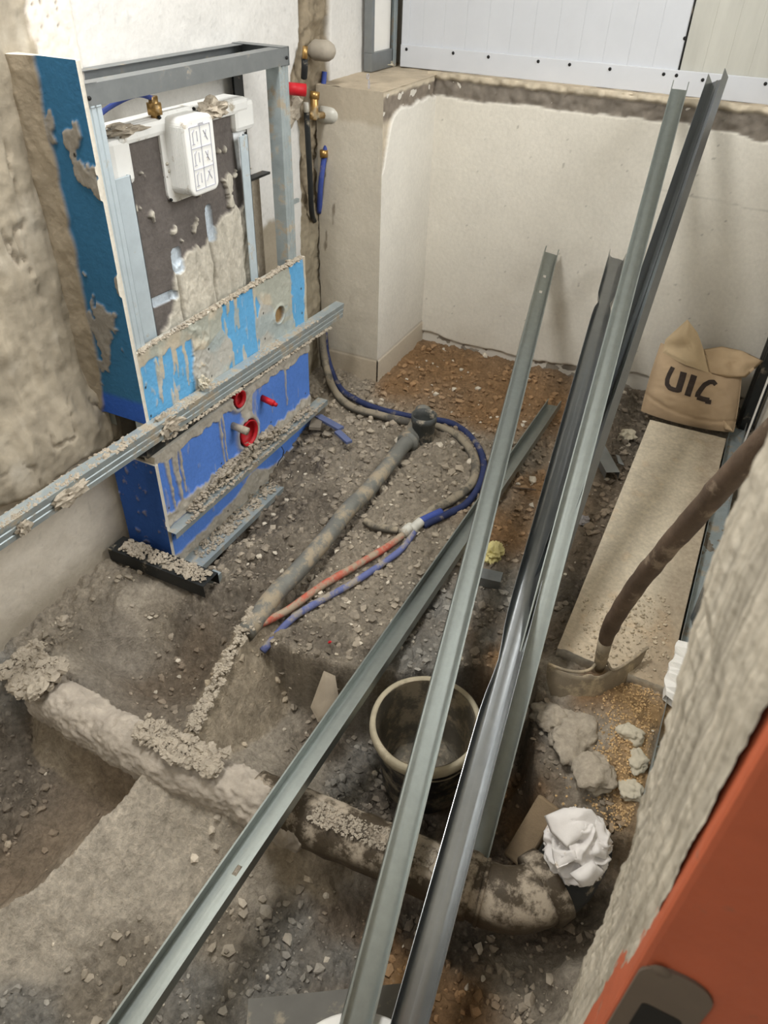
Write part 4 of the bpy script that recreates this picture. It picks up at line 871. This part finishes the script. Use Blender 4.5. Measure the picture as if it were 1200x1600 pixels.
cloth('fold', [(925,1310,.08),(950,1325,.06),(948,1345,.06),(925,1335,.085)], rg, .01, 3)
cloth('fold', [(890,1365,.06),(925,1345,.075),(945,1360,.05),(925,1382,.03),(905,1382,.035)], rg, .012, 4)

# floor hoses
Zh = .028
def fh(pts, off=.016): return catmull([Vector((onz(a, b, Zh).x, onz(a, b, Zh).y, gz(onz(a, b, Zh).x, onz(a, b, Zh).y)*.6+off)) for a, b in pts])
hh = thing('insulated_hose', 'thick dusty dark hose looping round the upright socket on the soil', 'hose', gp(700, 690, 0))
c0 = [wallpt(503, 505, .02), wallpt(504, 540, .035), wallpt(510, 575, .07)]
pa = fh([(522,604),(548,628),(590,642),(640,655),(690,668),(722,690),(742,720),(738,752),(710,780),(670,800),(640,822)])
tube('hose', catmull(c0+pa[::8]), .0165, M_hose, hh, 14, .08)
tube('metal_sleeve', fh([(641,821),(636,827),(629,833)], .02), .0165, M_clear, hh, 12)
tube('red_hose', fh([(634,830),(604,850),(556,880),(500,914),(450,944),(402,976)], .016), .0115, M_redp, hh, 12, .08)
h2 = thing('blue_floor_hose', 'thinner dark blue hose looping outside the thick dusty hose', 'hose', gp(750, 720, 0))
c1 = [wallpt(507, 520, .03), wallpt(512, 560, .05)]
pb = fh([(530,598),(560,618),(600,634),(650,646),(705,660),(738,684),(755,715),(752,750),(730,782),(696,803),(662,818)], .014)
tube('hose', catmull(c1+pb[::8]), .0125, M_bhose, h2, 14, .08)
tube('blue_end', fh([(690,800),(670,808),(655,816)], .018), .014, M_bluep, h2, 12)
tube('metal_sleeve', fh([(658,815),(650,820),(644,827)], .02), .0165, M_clear, h2, 12)
tube('lower_blue_hose', fh([(648,826),(630,848),(600,872),(548,906),(500,932),(455,960),(408,998)], .012), .0105, mat('faded_blue_hose', (96, 104, 150), .7, bump=.3, var=.3, vscale=24, dust=(150,142,128), dustamt=.42), h2, 12, .08)
tag(tube('hose_stub', fh([(570,808),(585,816),(600,822),(622,825)], .014), .013, M_hose, None, 12, .1), 'short dusty hose branch lying against the metal sleeves', 'hose')

# ------------------------------------------------------------------ long steel profiles leaning and lying across the room
def stud(label, A, B, roll, w=.06, **k):
    o = channel('steel_profile', A, B, roll, w, m=k.pop('m', M_galv), **k); tag(o, label, 'metal profile', 'steel profiles lying and leaning across the room'); del o['group']; return o
z1_ = lambda px, py, z: onz(px, py, z)
# S1 lies diagonally on the floor
A_ = onz(207, 1600, .035); B_ = onz(866, 634, .02); A_ = A_+(A_-B_)*.08
stud('steel profile lying diagonally on the ground from the lower left to beneath the leaning ones', A_, B_, -26, .056, h=.027, lip=.004, groove=False, N=120, holes=((.185, .192),))
# S2 leans on the back wall, left of the cluster
A_ = onz(557, 1592, .0); B_ = onx(860, 396, 3.035); A_ = A_+(A_-B_)*.03
stud('steel profile with two slots near its tip, leftmost of those leaning on the back wall', A_, B_, 6, .056, h=.027, groove=False, N=150, holes=((.893, .903), (.933, .943)))
# S3 dented round-backed channel
A_ = onz(640, 1592, .015); B_ = onx(962, 404, 3.035); A_ = A_+(A_-B_)*.03
stud('dented glossy steel channel leaning just right of the slotted one', A_, B_, 5, .058, h=(.034, .034), round_=True, lip=0, dents=((.865, .012, 0, .012), (.30, .03, -1, .010)), m=M_bright)
# S4, S5 tall pair
A_ = onz(745, 1338, -.09); B_ = onx(1061, 140, 3.0)
stud('tall pale steel profile of the leaning pair, ending below the sill corner', A_, B_, 0, .052, h=.032, lip=.003, groove=False)
A_ = onz(712, 1345, -.17); B_ = onx(1125, 125, 3.045)
stud('tallest leaning steel profile with a dark inside, rightmost of them', A_, B_, -33, .054, h=.036, lip=0, m=M_bright)
o = channel('channel_offcut', onz(386, 1592, -.16), onz(640, 1566, -.13), 0, .07, .03, mat('dull_zinc', (112, 110, 104), .7, .2, bump=.1, var=.2, dust=(150,142,126), dustamt=.2), None, 0, False, open_=(0, 0, -1), N=6)
tag(o, 'dull grey steel channel lying flat at the bottom edge of the picture', 'metal channel')

# ------------------------------------------------------------------ bucket
bc = Vector((1.085, .357, -.235)); bk = thing('bucket', 'mortar-stained bucket standing in the pit behind the leaning profiles', 'bucket', bc)
tilt = Vector((-.05, .02, 1)).normalized()
lathe('bucket_wall', bc, tilt, [(.0005, .0), (.105, .0), (.110, .01), (.118, .10), (.126, .19), (.128, .205)], M_bucketout, bk, 48, .01)
lathe('bucket_inside', bc, tilt, [(.0005, .03), (.095, .03), (.100, .05), (.112, .15), (.123, .235), (.124, .252)], M_bucket, bk, 48, .02)
lathe('rim', bc, tilt, [(.124, .250), (.130, .256), (.138, .252), (.140, .236), (.137, .222), (.130, .212), (.127, .205), (.124, .245)], mat('mortar_crusted_rim', (176, 166, 142), .8, bump=.4, bscale=60, var=.25, vscale=16, dust=(190,178,154), dustamt=.2), bk, 64, .01)
hp = [bc+tilt*.245+Vector((.128*cos(radians(a)), .128*sin(radians(a)), -.055*sin(radians((a-130)/210*180)))) for a in range(130, 341, 10)]
tube('wire_handle', catmull(hp, 3), .0022, M_iron, bk, 8)
v_, f_ = lump_data(bc+tilt*.035, (.09, .09, .015), 3, 4, .2); mk('mortar_residue', v_, f_, M_bucket, bk, True)

# ------------------------------------------------------------------ slab, heap stones, shovel
def slabf(u, v):
    x = 1.42+u; y = -.15+v; n = fbm(x*8, y*20, 4); d = fbm(x*22, y*22+5, 4)
    rgb = C((206, 195, 174), x)*(1+.09*n)[..., None]
    dirt = sst(1.95, 1.45, x)*.6+sst(.25, .6, d)*.5; rgb = mixc(rgb, C((190, 172, 146), x)*(1+.25*d)[..., None], np.clip(dirt, 0, 1))
    rt = sst(-.03, -.11, y)*.5; rgb = mixc(rgb, C((128, 110, 88), x), rt)
    h = .0015*n+np.clip(dirt, 0, 1)*(.004*fbm(x*50, y*50, 4)+.007*sst(.3, .7, fbm(x*26, y*26, 3)))
    return h, np.clip(rgb, .01, 1)
sl = relief('stone_slab', (1.42, -.15, .055), (1, 0, 0), (0, 1, 0), (0, 0, 1), 1.33, .285, .0055, slabf, M_slab, None, thick=.05)
tag(sl, 'long dusty pale stone slab along the right side, with the sack on its far end', 'slab')
sh = thing('shovel', 'old shovel with a dark bent wooden handle, blade stuck in the heap on the slab', 'shovel', onz(935, 1050, .06))
H = [(onz(938, 1040, .10)), None]
def hpnt(px, py, depth): d = ray(px, py); return Vector((0, 0, CAMH))+d*depth
a = onz(936, 1045, .085); da = (a-Vector((0, 0, CAMH))).dot(ray(600, 800).normalized())
da = 1/( (R.transposed() @ (a-Vector((0,0,CAMH)))).z * -1 ); d1 = 1/1.00
hpath = []; ks = [(938,1036,0),(946,1000,.06),(960,968,.12),(984,930,.20),(1014,890,.30),(1050,848,.42),(1092,800,.56),(1134,752,.71),(1180,706,.86),(1232,655,1.03)]
for px, py, t in ks: hpath.append(hpnt(px, py, 1/(da+(d1-da)*t)))
hr = catmull(hpath, 6); n_ = len(hr)
rad = [(.0125+.0075*min(1, (i/n_)*5.5)) for i in range(n_)]
tube('handle', hr, rad, M_wood, sh, 20, .12)
tube('socket', [hr[0]+(hr[0]-hr[4])*.4, hr[0], hr[3], hr[6]], [.012, .0155, .0165, .0175], M_iron, sh, 18)
# blade: curved plate seen from its shoulder, dug into the heap
def blade():
    mb = MB(); L_ = onz(856, 1036, .098); M_ = onz(935, 1058, .085); Rr = onz(1012, 1012, .10)
    nu, nv = 24, 8; v = []
    for j in range(nv+1):
        for i in range(nu+1):
            s = i/nu; p = (L_*(1-s)**2+(M_*2-(L_+Rr)*.5)*2*s*(1-s)+Rr*s*s)
            down = Vector((-.25, -.02, -1)).normalized()*(.0+.10*(j/nv))*1.0; narrow = 1-.25*(j/nv)**2
            q = p+down; c = (M_+down); q = c+(q-c)*narrow; curl = .012*math.exp(-((abs(s-.5)-.10)/.05)**2)*(1-j/nv)**4
            v.append(q+Vector((0, 0, 1))*curl)
    off = Vector((.003, 0, .001)); m = len(v); v2 = v+[p+off for p in v]; f = []
    for j in range(nv):
        for i in range(nu):
            a = j*(nu+1)+i; q = (a, a+1, a+nu+2, a+nu+1); f.append(q); f.append(tuple(k+m for k in q[::-1]))
    for i in range(nu): f.append((i, i+m, i+1+m, i+1))
    return v2, f
v_, f_ = blade(); mk('blade', v_, f_, M_iron, sh, True)
tube('blade_shoulder', catmull([onz(856,1037,.100), onz(880,1046,.094), onz(905,1050,.094), onz(922,1046,.096), onz(930,1038,.10)]), [.004]*33, M_iron, sh, 10)
tube('blade_shoulder', catmull([onz(948,1034,.10), onz(958,1047,.096), onz(980,1036,.096), onz(1004,1018,.10), onz(1012,1012,.10)]), [.004]*33, M_iron, sh, 10)

# slabs of dried mortar and stones in the heap
heap = [((895,1150),(.075,.055,.030),3,M_mud,'flat plate of dried grey mortar in the heap above the white cloth'),
        ((930,1205),(.060,.050,.024),7,M_mud,'pale lumpy mortar plate with round pebbles, just above the white cloth'),
        ((860,1120),(.040,.045,.025),12,M_mud,'grey mortar lump at the left edge of the heap'),
        ((985,1145),(.022,.030,.020),17,M_stone,'whitish broken lump beside the jamb in the sandy heap'),
        ((995,1190),(.030,.022,.016),18,M_stone,'pale flat stone tucked against the jamb'),
        ((985,1235),(.028,.026,.018),19,M_stone,'smooth whitish stone by the jamb, right above the dark gap'),
        ((1010,1000),(.034,.030,.020),23,M_mud,'grey mortar lump on the slab right of the shovel blade')]
for (px, py), s_, sd, m, lab in heap:
    p = onz(px, py, .0); z = gz(p.x, p.y); p = onz(px, py, z+.005)
    tag(lump('mortar_lump' if m is M_mud else 'stone', (p.x, p.y, gz(p.x, p.y)+s_[2]*.25), s_, m, None, sd, 4, .30, True, 1.2), lab, 'mortar lump' if m is M_mud else 'stone')
pb_ = tag(MB().box((-.03, -.08, -.012), (.03, .08, .012)).build('broken_brick', mat('dirty_brick', (134, 116, 92), .95, bump=.8, var=.25), None, bevel=.006), 'dirty brick piece slanting down left of the white cloth', 'brick')
q = onz(832, 1300, -.09); pb_.location = q; pb_.rotation_euler = (radians(-38), radians(12), radians(66))
# stones and offcuts on the soil
for (px, py), s_, sd, m, nm, lab, cat in [((980,679),(.032,.030,.026),2,M_stone,'stone','pale yellowish stone on the dark soil beside the sack','stone'),
        ((914,812),(.026,.016,.010),5,mat('grey_stone',(150,146,146),.85,bump=.4),'stone','small flat grey stone right of the leaning profiles','stone'),
        ((700,660),(.0,.0,.0),0,None,'','',''), ((547,650),(.022,.018,.012),8,M_mud,'mortar_crumb','mortar crumb by the blue offcuts','mortar crumb'),
        ((600,765),(.016,.012,.010),9,M_mud,'mortar_crumb','round clod right of the waste pipe','mortar crumb')]:
    if m is None: continue
    p = onz(px, py, .0); z = gz(p.x, p.y); tag(lump(nm, (p.x, p.y, z+s_[2]*.6), s_, m, None, sd, 3, .4, False, 1.4), lab, cat)
def offcut(name, A, B, w, h, m, lab, cat, op=(0, 0, -1), roll=0): return tag(channel(name, A, B, roll, w, h, m, None, 0, False, open_=op, N=2), lab, cat)
a = onz(935, 695, .03); b = onz(958, 738, .03); offcut('channel_offcut', a, b, .05, .03, M_rail, 'short grey channel offcut lying in the gap left of the slab', 'metal offcut')
a = onz(965, 712, .01); b = onz(972, 728, .01); tag(puff('board_scrap', [onz(962,710,.008), onz(968,712,.008), onz(976,728,.008), onz(966,724,.008)], .003, M_rail), 'tiny grey scrap next to the short channel offcut', 'scrap')
a = onz(748, 894, .032); b = onz(784, 902, .032); offcut('channel_offcut', a, b, .045, .032, M_rail, 'grey block-like channel offcut below the yellow film', 'metal offcut')
vs, fs = ico(5); c_ = onz(770, 864, .012); fv = []
for p in vs:
    r = 1+.55*(.35-abs(mnoise.noise(p*1.7+Vector((2, 0, 0)))*2))+.22*(.3-abs(mnoise.noise(p*4.2)*2)); fv.append(c_+Vector((p.x*.048, p.y*.030, p.z*.022))*r)
yf = mk('plastic_film', fv, fs, M_net, None, False); tag(yf, 'crumpled yellowish plastic film on the soil behind the grey offcut', 'plastic film')
blues = mat('blue_board_face', (96, 106, 140), .8, bump=.3, var=.15)
def strip(nm, A, B, w, t, m, lab, cat):
    A = Vector(A); B = Vector(B); d = (B-A).normalized(); s = Vector((0, 0, 1)).cross(d).normalized(); u = d.cross(s)
    v = [A-s*w/2, B-s*w/2, B+s*w/2, A+s*w/2]; v = v+[p+u*t for p in v]
    o = mk(nm, v, [(3,2,1,0),(4,5,6,7),(0,1,5,4),(1,2,6,5),(2,3,7,6),(3,0,4,7)], m); return tag(o, lab, cat)
strip('board_offcut', onz(497, 652, .012), onz(533, 672, .016), .030, .010, blues, 'upper dusty blue board strip beside the box corner', 'board offcut')
strip('board_offcut', onz(527, 676, .014), onz(546, 693, .014), .026, .010, blues, 'lower grey-blue board strip ending in a crumb near the box corner', 'board offcut')
strip('board_offcut', onz(500, 640, .0), onz(492, 672, .01), .045, .012, mat('grey_scrap', (120, 112, 100), .9, bump=.4), 'grey rounded scrap leaning by the right end of the box ledges', 'board offcut')
tag(puff('tile_piece', [onz(506,1048,-.0), onz(524,1056,-.01), onz(530,1095,-.06), onz(515,1122,-.09), onz(497,1128,-.10), onz(485,1105,-.08)], .008, mat('pale_tile', (158, 146, 128), .85, bump=.3, var=.2)), 'teardrop-shaped pale tile piece leaning on the pit edge left of the bucket', 'tile piece')
strip('wood_sliver', onz(800, 762, .01), onz(838, 766, .012), .006, .003, M_wood, 'thin sliver on the soil between the profiles', 'sliver')
tag(lump('red_scrap', onz(517, 1004, .012), (.006, .006, .005), M_red, None, 3, 2, .5), 'tiny red plastic scrap on the plateau near its edge', 'scrap')

# ------------------------------------------------------------------ sack
BO = Vector((2.83, .005, .045)); BR = Vector((.03, -1, .0)).normalized(); BU = Vector((.42, .10, 1)).normalized(); BN = BU.cross(BR).normalized()
if BN.x > 0: BN = -BN
def bagpt(u, v, side=1):
    """u -1..1 across, v 0..1 up"""
    w = .178*(1-.13*v)*(1+.03*sin(v*3)); hgt = .255
    tv = v+.04*u*(v)*-1.0
    prof = max(0, 1-abs(u)**3.2)**.6*(max(0, sin(pi*min(1, (v*.86+.10))))**.55)
    th = .075*prof*(1.0-.45*v)
    p = BO+BR*u*w+BU*(v*hgt-.012*(1-u*u)*(1-v)-.018*u*v)+BN*th*side*(1 if side > 0 else .6)
    n = mnoise.noise(Vector((u*2.2+v*3, v*5, 1.7)))*.007+(1-abs(mnoise.noise(Vector((u*4-v*4, v*9, 4))))*2)*.0035*(1 if side > 0 else 0)
    cr = .006*math.exp(-((v-(.13+.10*u*u-.04*u))/.018)**2)*(1 if side > 0 else 0)
    return p+BN*side*(n*prof-cr)
sk = thing('sack', 'brown paper sack with black letters slumped in the far right corner', 'sack', BO)
nu, nv = 56, 44; vb_ = []; fb_ = []; cb_ = []
for side in (1, -1):
    base = len(vb_)
    for j in range(nv+1):
        for i in range(nu+1):
            u = -1+2*i/nu; v = j/nv; vb_.append(bagpt(u, v, side)); t = mnoise.noise(Vector((u*2, v*3, 9)))
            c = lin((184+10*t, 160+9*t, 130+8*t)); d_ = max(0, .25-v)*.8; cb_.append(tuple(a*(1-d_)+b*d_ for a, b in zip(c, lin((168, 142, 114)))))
    for j in range(nv):
        for i in range(nu): a = base+j*(nu+1)+i; fb_.append((a, a+1, a+nu+2, a+nu+1) if side > 0 else (a, a+nu+1, a+nu+2, a+1))
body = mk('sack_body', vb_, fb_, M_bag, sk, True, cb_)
bm = bmesh.new(); bm.from_mesh(body.data); bmesh.ops.remove_doubles(bm, verts=bm.verts, dist=.0015); bm.to_mesh(body.data); bm.free()
bc1 = lin((200, 178, 144)); bc2 = lin((188, 164, 132))
xt = 2.925
f1 = puff('top_flap', [onx(1034,552,xt-.02), onx(1040,530,xt), onx(1074,499,xt+.02), onx(1090,520,xt+.02), onx(1099,545,xt+.0), onx(1108,583,xt-.05), onx(1070,570,xt-.06)], .018, M_bag, sk, wr=.02, seed=3, col=bc1)
f2 = puff('top_flap', [onx(1098,546,xt+.01), onx(1128,541,xt+.03), onx(1160,548,xt+.03), onx(1193,564,xt+.01), onx(1165,590,xt-.03), onx(1135,590,xt-.05), onx(1107,583,xt-.05)], .014, M_bag, sk, wr=.018, seed=6, col=bc2)
f3 = puff('bottom_corner', [onx(1132,672,2.80), onx(1146,676,2.79), onx(1140,664,2.82), onx(1128,655,2.82)], .012, M_bag, sk, col=bc2)
# lettering on the sack, mapped through the photograph onto the sack's skin
def lett(px, py):
    best = None; d = ray(px, py); O = Vector((0, 0, CAMH))
    u, v = 0., .5
    for _ in range(25):
        p = bagpt(u, v); e = 1e-3; pu = (bagpt(min(u+e, 1), v)-p)/e; pv = (bagpt(u, v+e)-p)/e
        def pr_(q): c = R.transposed() @ (q-O); return Vector((600+FPX*c.x/-c.z, 800-FPX*c.y/-c.z))
        s0 = pr_(p); su = (pr_(p+pu*.01)-s0)/.01; sv = (pr_(p+pv*.01)-s0)/.01; r_ = Vector((px, py))-s0; det = su.x*sv.y-su.y*sv.x
        du = (r_.x*sv.y-r_.y*sv.x)/det; dv = (su.x*r_.y-su.y*r_.x)/det; u = max(-.99, min(.99, u+du*.7)); v = max(.01, min(.99, v+dv*.7))
    return u, v
def stroke(mb, pts, w0, w1=None):
    P = [Vector((a, b)) for a, b in pts]; Q = []
    for a, b in zip(P[:-1], P[1:]):
        for k in range(4): Q.append(a.lerp(b, k/4))
    Q.append(P[-1]); v = []; n = len(Q); w1 = w1 or w0
    for i, p in enumerate(Q):
        d = (Q[min(i+1, n-1)]-Q[max(i-1, 0)]).normalized(); nn = Vector((-d.y, d.x)); w = w0+(w1-w0)*i/(n-1)
        for s in (-1, -.33, .33, 1): u_, v__ = lett(*(p+nn*w*s)); v.append(bagpt(u_, v__)+BN*.0016)
    f = [(i*4+k, i*4+k+1, i*4+k+5, i*4+k+4) for i in range(n-1) for k in range(3)]; mb.add(v, f)
def arc(c, rx, ry, a0, a1, n=8, rot=0):
    o = []
    for k in range(n+1):
        a = radians(a0+(a1-a0)*k/n); x, y = rx*cos(a), ry*sin(a); o.append((c[0]+x*cos(rot)-y*sin(rot), c[1]+x*sin(rot)+y*cos(rot)))
    return o
def letter(*strokes):
    mb = MB()
    for s_ in strokes: stroke(mb, *s_)
    o = mb.build('printed_letter', M_print, body); return o
# crop scale 1200/260 px, origin (940,480)
cv = lambda L: [(940+a/4.615, 480+b/4.615) for a, b in L]
letter((cv([(515,432),(490,480),(474,520),(472,555),(490,582),(520,594),(548,600),(566,598)]), 3.6), (cv([(592,468),(582,510),(568,555),(552,606)]), 5.2))
letter((cv([(668,490),(655,530),(638,580),(618,640)]), 5.0))
letter((cv([(824,560),(806,538),(778,540),(742,560),(718,590),(696,622),(690,650)]), 3.4, 4.2), (cv([(690,648),(730,662),(776,672)]), 4.0), (cv([(772,665),(766,698)]), 4.6))

# ------------------------------------------------------------------ window wall over the sill, right hand studs
XP = 3.165
pn = thing('metal_shutter', 'ribbed white metal panel above the back sill, with a screwed bottom bar', 'panel', (XP, .9, 1.11))
def pz(px, py): return onx(px, py, XP)
yr = pz(1085, 0).y; yl = pz(628, 60).y
for i, k in enumerate(range(12)):
    a = yl-(yl-yr)*k/12; b = yl-(yl-yr)*(k+1)/12
    if i == 0: mbp = MB()
    mbp.box((XP, b, 1.12), (XP+.02, a, 2.3))
mbp.build('panel_sheet', M_panel, pn, bevel=.0012)
zt = onx(700, 76, XP-.01).z
MB().box((XP-.010, -.3, 1.108), (XP, yl, zt)).build('bottom_bar', M_panel, pn, bevel=.002)
MB().box((XP-.004, yl-.03, 1.12), (XP, yl, 2.2)).build('side_bar', M_panel, pn, bevel=.001)
for px, py in ((635,77),(708,83),(763,89),(841,96),(890,101),(953,108),(1037,116),(1057,118),(1098,125),(1196,131)):
    q = onx(px, py, XP-.010); lathe('screw', (q.x, q.y, max(q.z, 1.118)), (-1, 0, 0), [(.0001, .004), (.004, .0035), (.006, 0)], M_hole, pn, 12)
q = onx(1070, 60, XP); lathe('screw', q, (-1, 0, 0), [(.0001, .004), (.004, .0035), (.006, 0)], M_hole, pn, 12)
p2 = thing('translucent_panel', 'stained beige ribbed panel at the upper right, beside the white metal panel', 'panel', (XP, yr-.2, 1.12)); mb2 = MB()
for k in range(7): mb2.box((XP+.002, yr-.006-.075*(k+1), 1.14), (XP+.02, yr-.006-.075*k, 2.3))
mb2.build('panel_sheet', M_panel2, p2, bevel=.001); MB().box((XP-.003, yr-.003, 1.15), (XP+.01, yr-.001, 2.3)).build('joint_strip', M_dark, p2)
cp_ = tag(channel('corner_post', (XP-.005, yl+.045, 1.108), (XP-.005, yl+.045, 2.3), 0, .05, .03, M_galvd, None, 0, True, open_=(-1, 0, 0), N=2), 'rust-streaked steel post in the corner above the pier', 'post')
wl_ = thing('framed_wall_panel', 'white panel in a grey metal frame on the left wall above the pier', 'panel', (3.0, YA-.02, 1.12))
MB().box((2.968, YA-.028, 1.17), (3.14, YA-.02, 2.3)).build('panel_sheet', M_white, wl_)
MB().box((2.945, YA-.045, 1.108), (3.14, YA-.012, 1.17)).build('frame_bar', M_rail, wl_, bevel=.002)
MB().box((2.945, YA-.045, 1.17), (2.968, YA-.012, 2.3)).build('frame_side', M_rail, wl_, bevel=.002)
for (px, py), s_, sd, lab in [((585,100),(.030,.018,.010),4,'pale stone chip lying on the pier top'), ((640,92),(.018,.012,.008),6,'small pale chip on the sill below the corner post'), ((530,103),(.014,.012,.008),7,'brownish chip at the left end of the pier top'), ((546,104),(.012,.010,.008),8,'tiny chip second from the left on the pier top')]:
    q = onz(px, py, 1.113); q.x = min(q.x, XP-.03); q.y = min(q.y, YA-.03); tag(lump('mortar_chip', (q.x, q.y, 1.112+s_[2]*.6), s_, M_stone if sd != 7 else M_mud, None, sd, 3, .4), lab, 'chip')
# studs of the right wall lining
tag(channel('wall_stud', (2.965, -.185, -.02), (2.965, -.185, 1.6), 0, .055, .05, M_dark, None, 0, True, open_=(.3, -1, 0), N=2), 'dark upright steel stud right behind the sack', 'stud')
tr = tag(channel('floor_track', (1.05, -.185, .012), (2.93, -.185, .012), 0, .055, .035, M_galvd, None, 0, False, open_=(0, 0, 1), N=2), 'steel floor track between the slab and the right wall', 'track')
tag(strip('white_trim', (2.80, -.215, .0), (2.80, -.205, 1.5), .018, .006, M_white, '', ''), 'thin white strip standing between the dark stud and the grey one', 'strip')
a = onz(1066, 985, .03); b = hpnt(1215, 640, 1/(1/2.0)); 
lsd = tag(channel('wall_stud', (1.70, -.175, .04), (2.02, -.205, 1.6), 0, .062, .030, M_rail, None, .004, True, open_=(.2, -1, 0), N=4), 'light grey steel stud leaning in front of the right wall, behind the shovel handle', 'stud')
def wavy():
    mb = MB(); P = [onz(1060,1000,.06), onz(1050,1030,.065), onz(1042,1050,.07), onz(1038,1085,.06)]; P = catmull(P, 6); v = []
    for i, p in enumerate(P): v += [p+Vector((0, .004*sin(i), .0)), p+Vector((0, -.035, .018*sin(i*1.3))), p+Vector((0, -.035, -.02+.018*sin(i*1.3))), p+Vector((0, .0, -.02))]
    f = [(i*4+k, i*4+(k+1) % 4, i*4+4+(k+1) % 4, i*4+4+k) for i in range(len(P)-1) for k in range(4)]; mb.add(v, f); return mb
tag(wavy().build('plastic_trim', M_white, None, False), 'crumpled white plastic trim between the slab and the door jamb', 'trim')

# white tub at the very bottom of the picture
q = onz(560, 1577, -.01); tc_ = q-Vector((q.x, q.y, 0)).normalized()*.155
wt = thing('plastic_tub', 'white plastic tub whose rounded rim just enters the bottom of the picture', 'tub', (tc_.x, tc_.y, -.2))
lathe('tub_wall', (tc_.x, tc_.y, -.19), (0, 0, 1), [(.0005, 0), (.13, 0), (.138, .01), (.148, .17)], M_white, wt, 48)
lathe('lid', (tc_.x, tc_.y, -.02), (0, 0, 1), [(.150, -.02), (.155, -.012), (.155, .0), (.149, .008), (.10, .010), (.0005, .010)], M_white, wt, 64)
q = onz(652, 1616, -.02); tag(lathe('plastic_container', (q.x, q.y, -.14), (0, 0, 1), [(.0005, 0), (.026, 0), (.030, .02), (.031, .10), (.028, .118), (.018, .124), (.0005, .126)], mat('beige_plastic', (206, 196, 174), .6, bump=.1), None, 32), 'beige rounded plastic container beside the white tub at the bottom edge', 'container')

# ------------------------------------------------------------------ loose crumbs over the soil
rnd = random.Random(11); mb = MB(); tries = 0; cnt = 0
while cnt < 9500 and tries < 90000:
    tries += 1; x = rnd.uniform(.15, 3.04); y = rnd.uniform(-.15, 1.48)
    if x > 1.3 and y < .14: continue
    if x > 2.58 and y > 1.25: continue
    d2 = ((cx[:, 0]-x)**2+(cx[:, 1]-y)**2); ro_ = cr[int(np.argmin(d2))]
    if ro_ < .5 and rnd.random() < .8: continue
    if rnd.random() > ro_*.8*(.5+.9*max(0, mnoise.noise(Vector((x*5, y*5, 0)))+.35)): continue
    r = .0018+.0095*rnd.random()**3.4
    if x > 2: r *= 1.25
    c = gcol(x, y)*rnd.uniform(.75, 1.35)
    if rnd.random() < .05: c = np.array(lin((214, 204, 186)))*rnd.uniform(.8, 1)
    v, f = lump_data((x, y, gz(x, y)+r*.3), (r*rnd.uniform(.8, 1.5), r*rnd.uniform(.8, 1.5), r*rnd.uniform(.6, 1)), rnd.random()*90, 1, .5)
    mb.add(v, f, tuple(float(min(1, k)) for k in c)); cnt += 1
cnt = 0
while cnt < 2600:                                            # grit on the slab's near end and golden sand on the heap
    px, py = rnd.uniform(850, 1045), rnd.uniform(930, 1275); sand = py > 1062
    p = onz(px, py, .055 if not sand else .02); x, y = p.x, p.y
    if y < -.15: continue
    if sand: 
        if rnd.random() > math.exp(-((px-985+(py-1150)*.12)/42)**2)*1.1: continue
        z = gz(x, y); r = .0012+.0022*rnd.random(); c = np.array(lin((206, 174, 128)))*rnd.uniform(.7, 1.2)
    else:
        if x < 1.43 or y > .12 or rnd.random() > .55*(.5+mnoise.noise(Vector((x*9, y*14, 0)))+.2): continue
        z = .056; r = .0010+.0045*rnd.random()**4; c = np.array(lin((200, 186, 162)))*rnd.uniform(.7, 1.15)
    v, f = lump_data((x, y, z+r*.4), (r, r*rnd.uniform(.7, 1.2), r*.8), rnd.random()*90, 1, .5); mb.add(v, f, tuple(float(min(1, k)) for k in c)); cnt += 1
o = mb.build('soil_crumbs', M_crumb, None, False, 0, True); tag(o, 'loose crumbs of earth and mortar scattered over the floor', 'crumbs', kind='stuff')
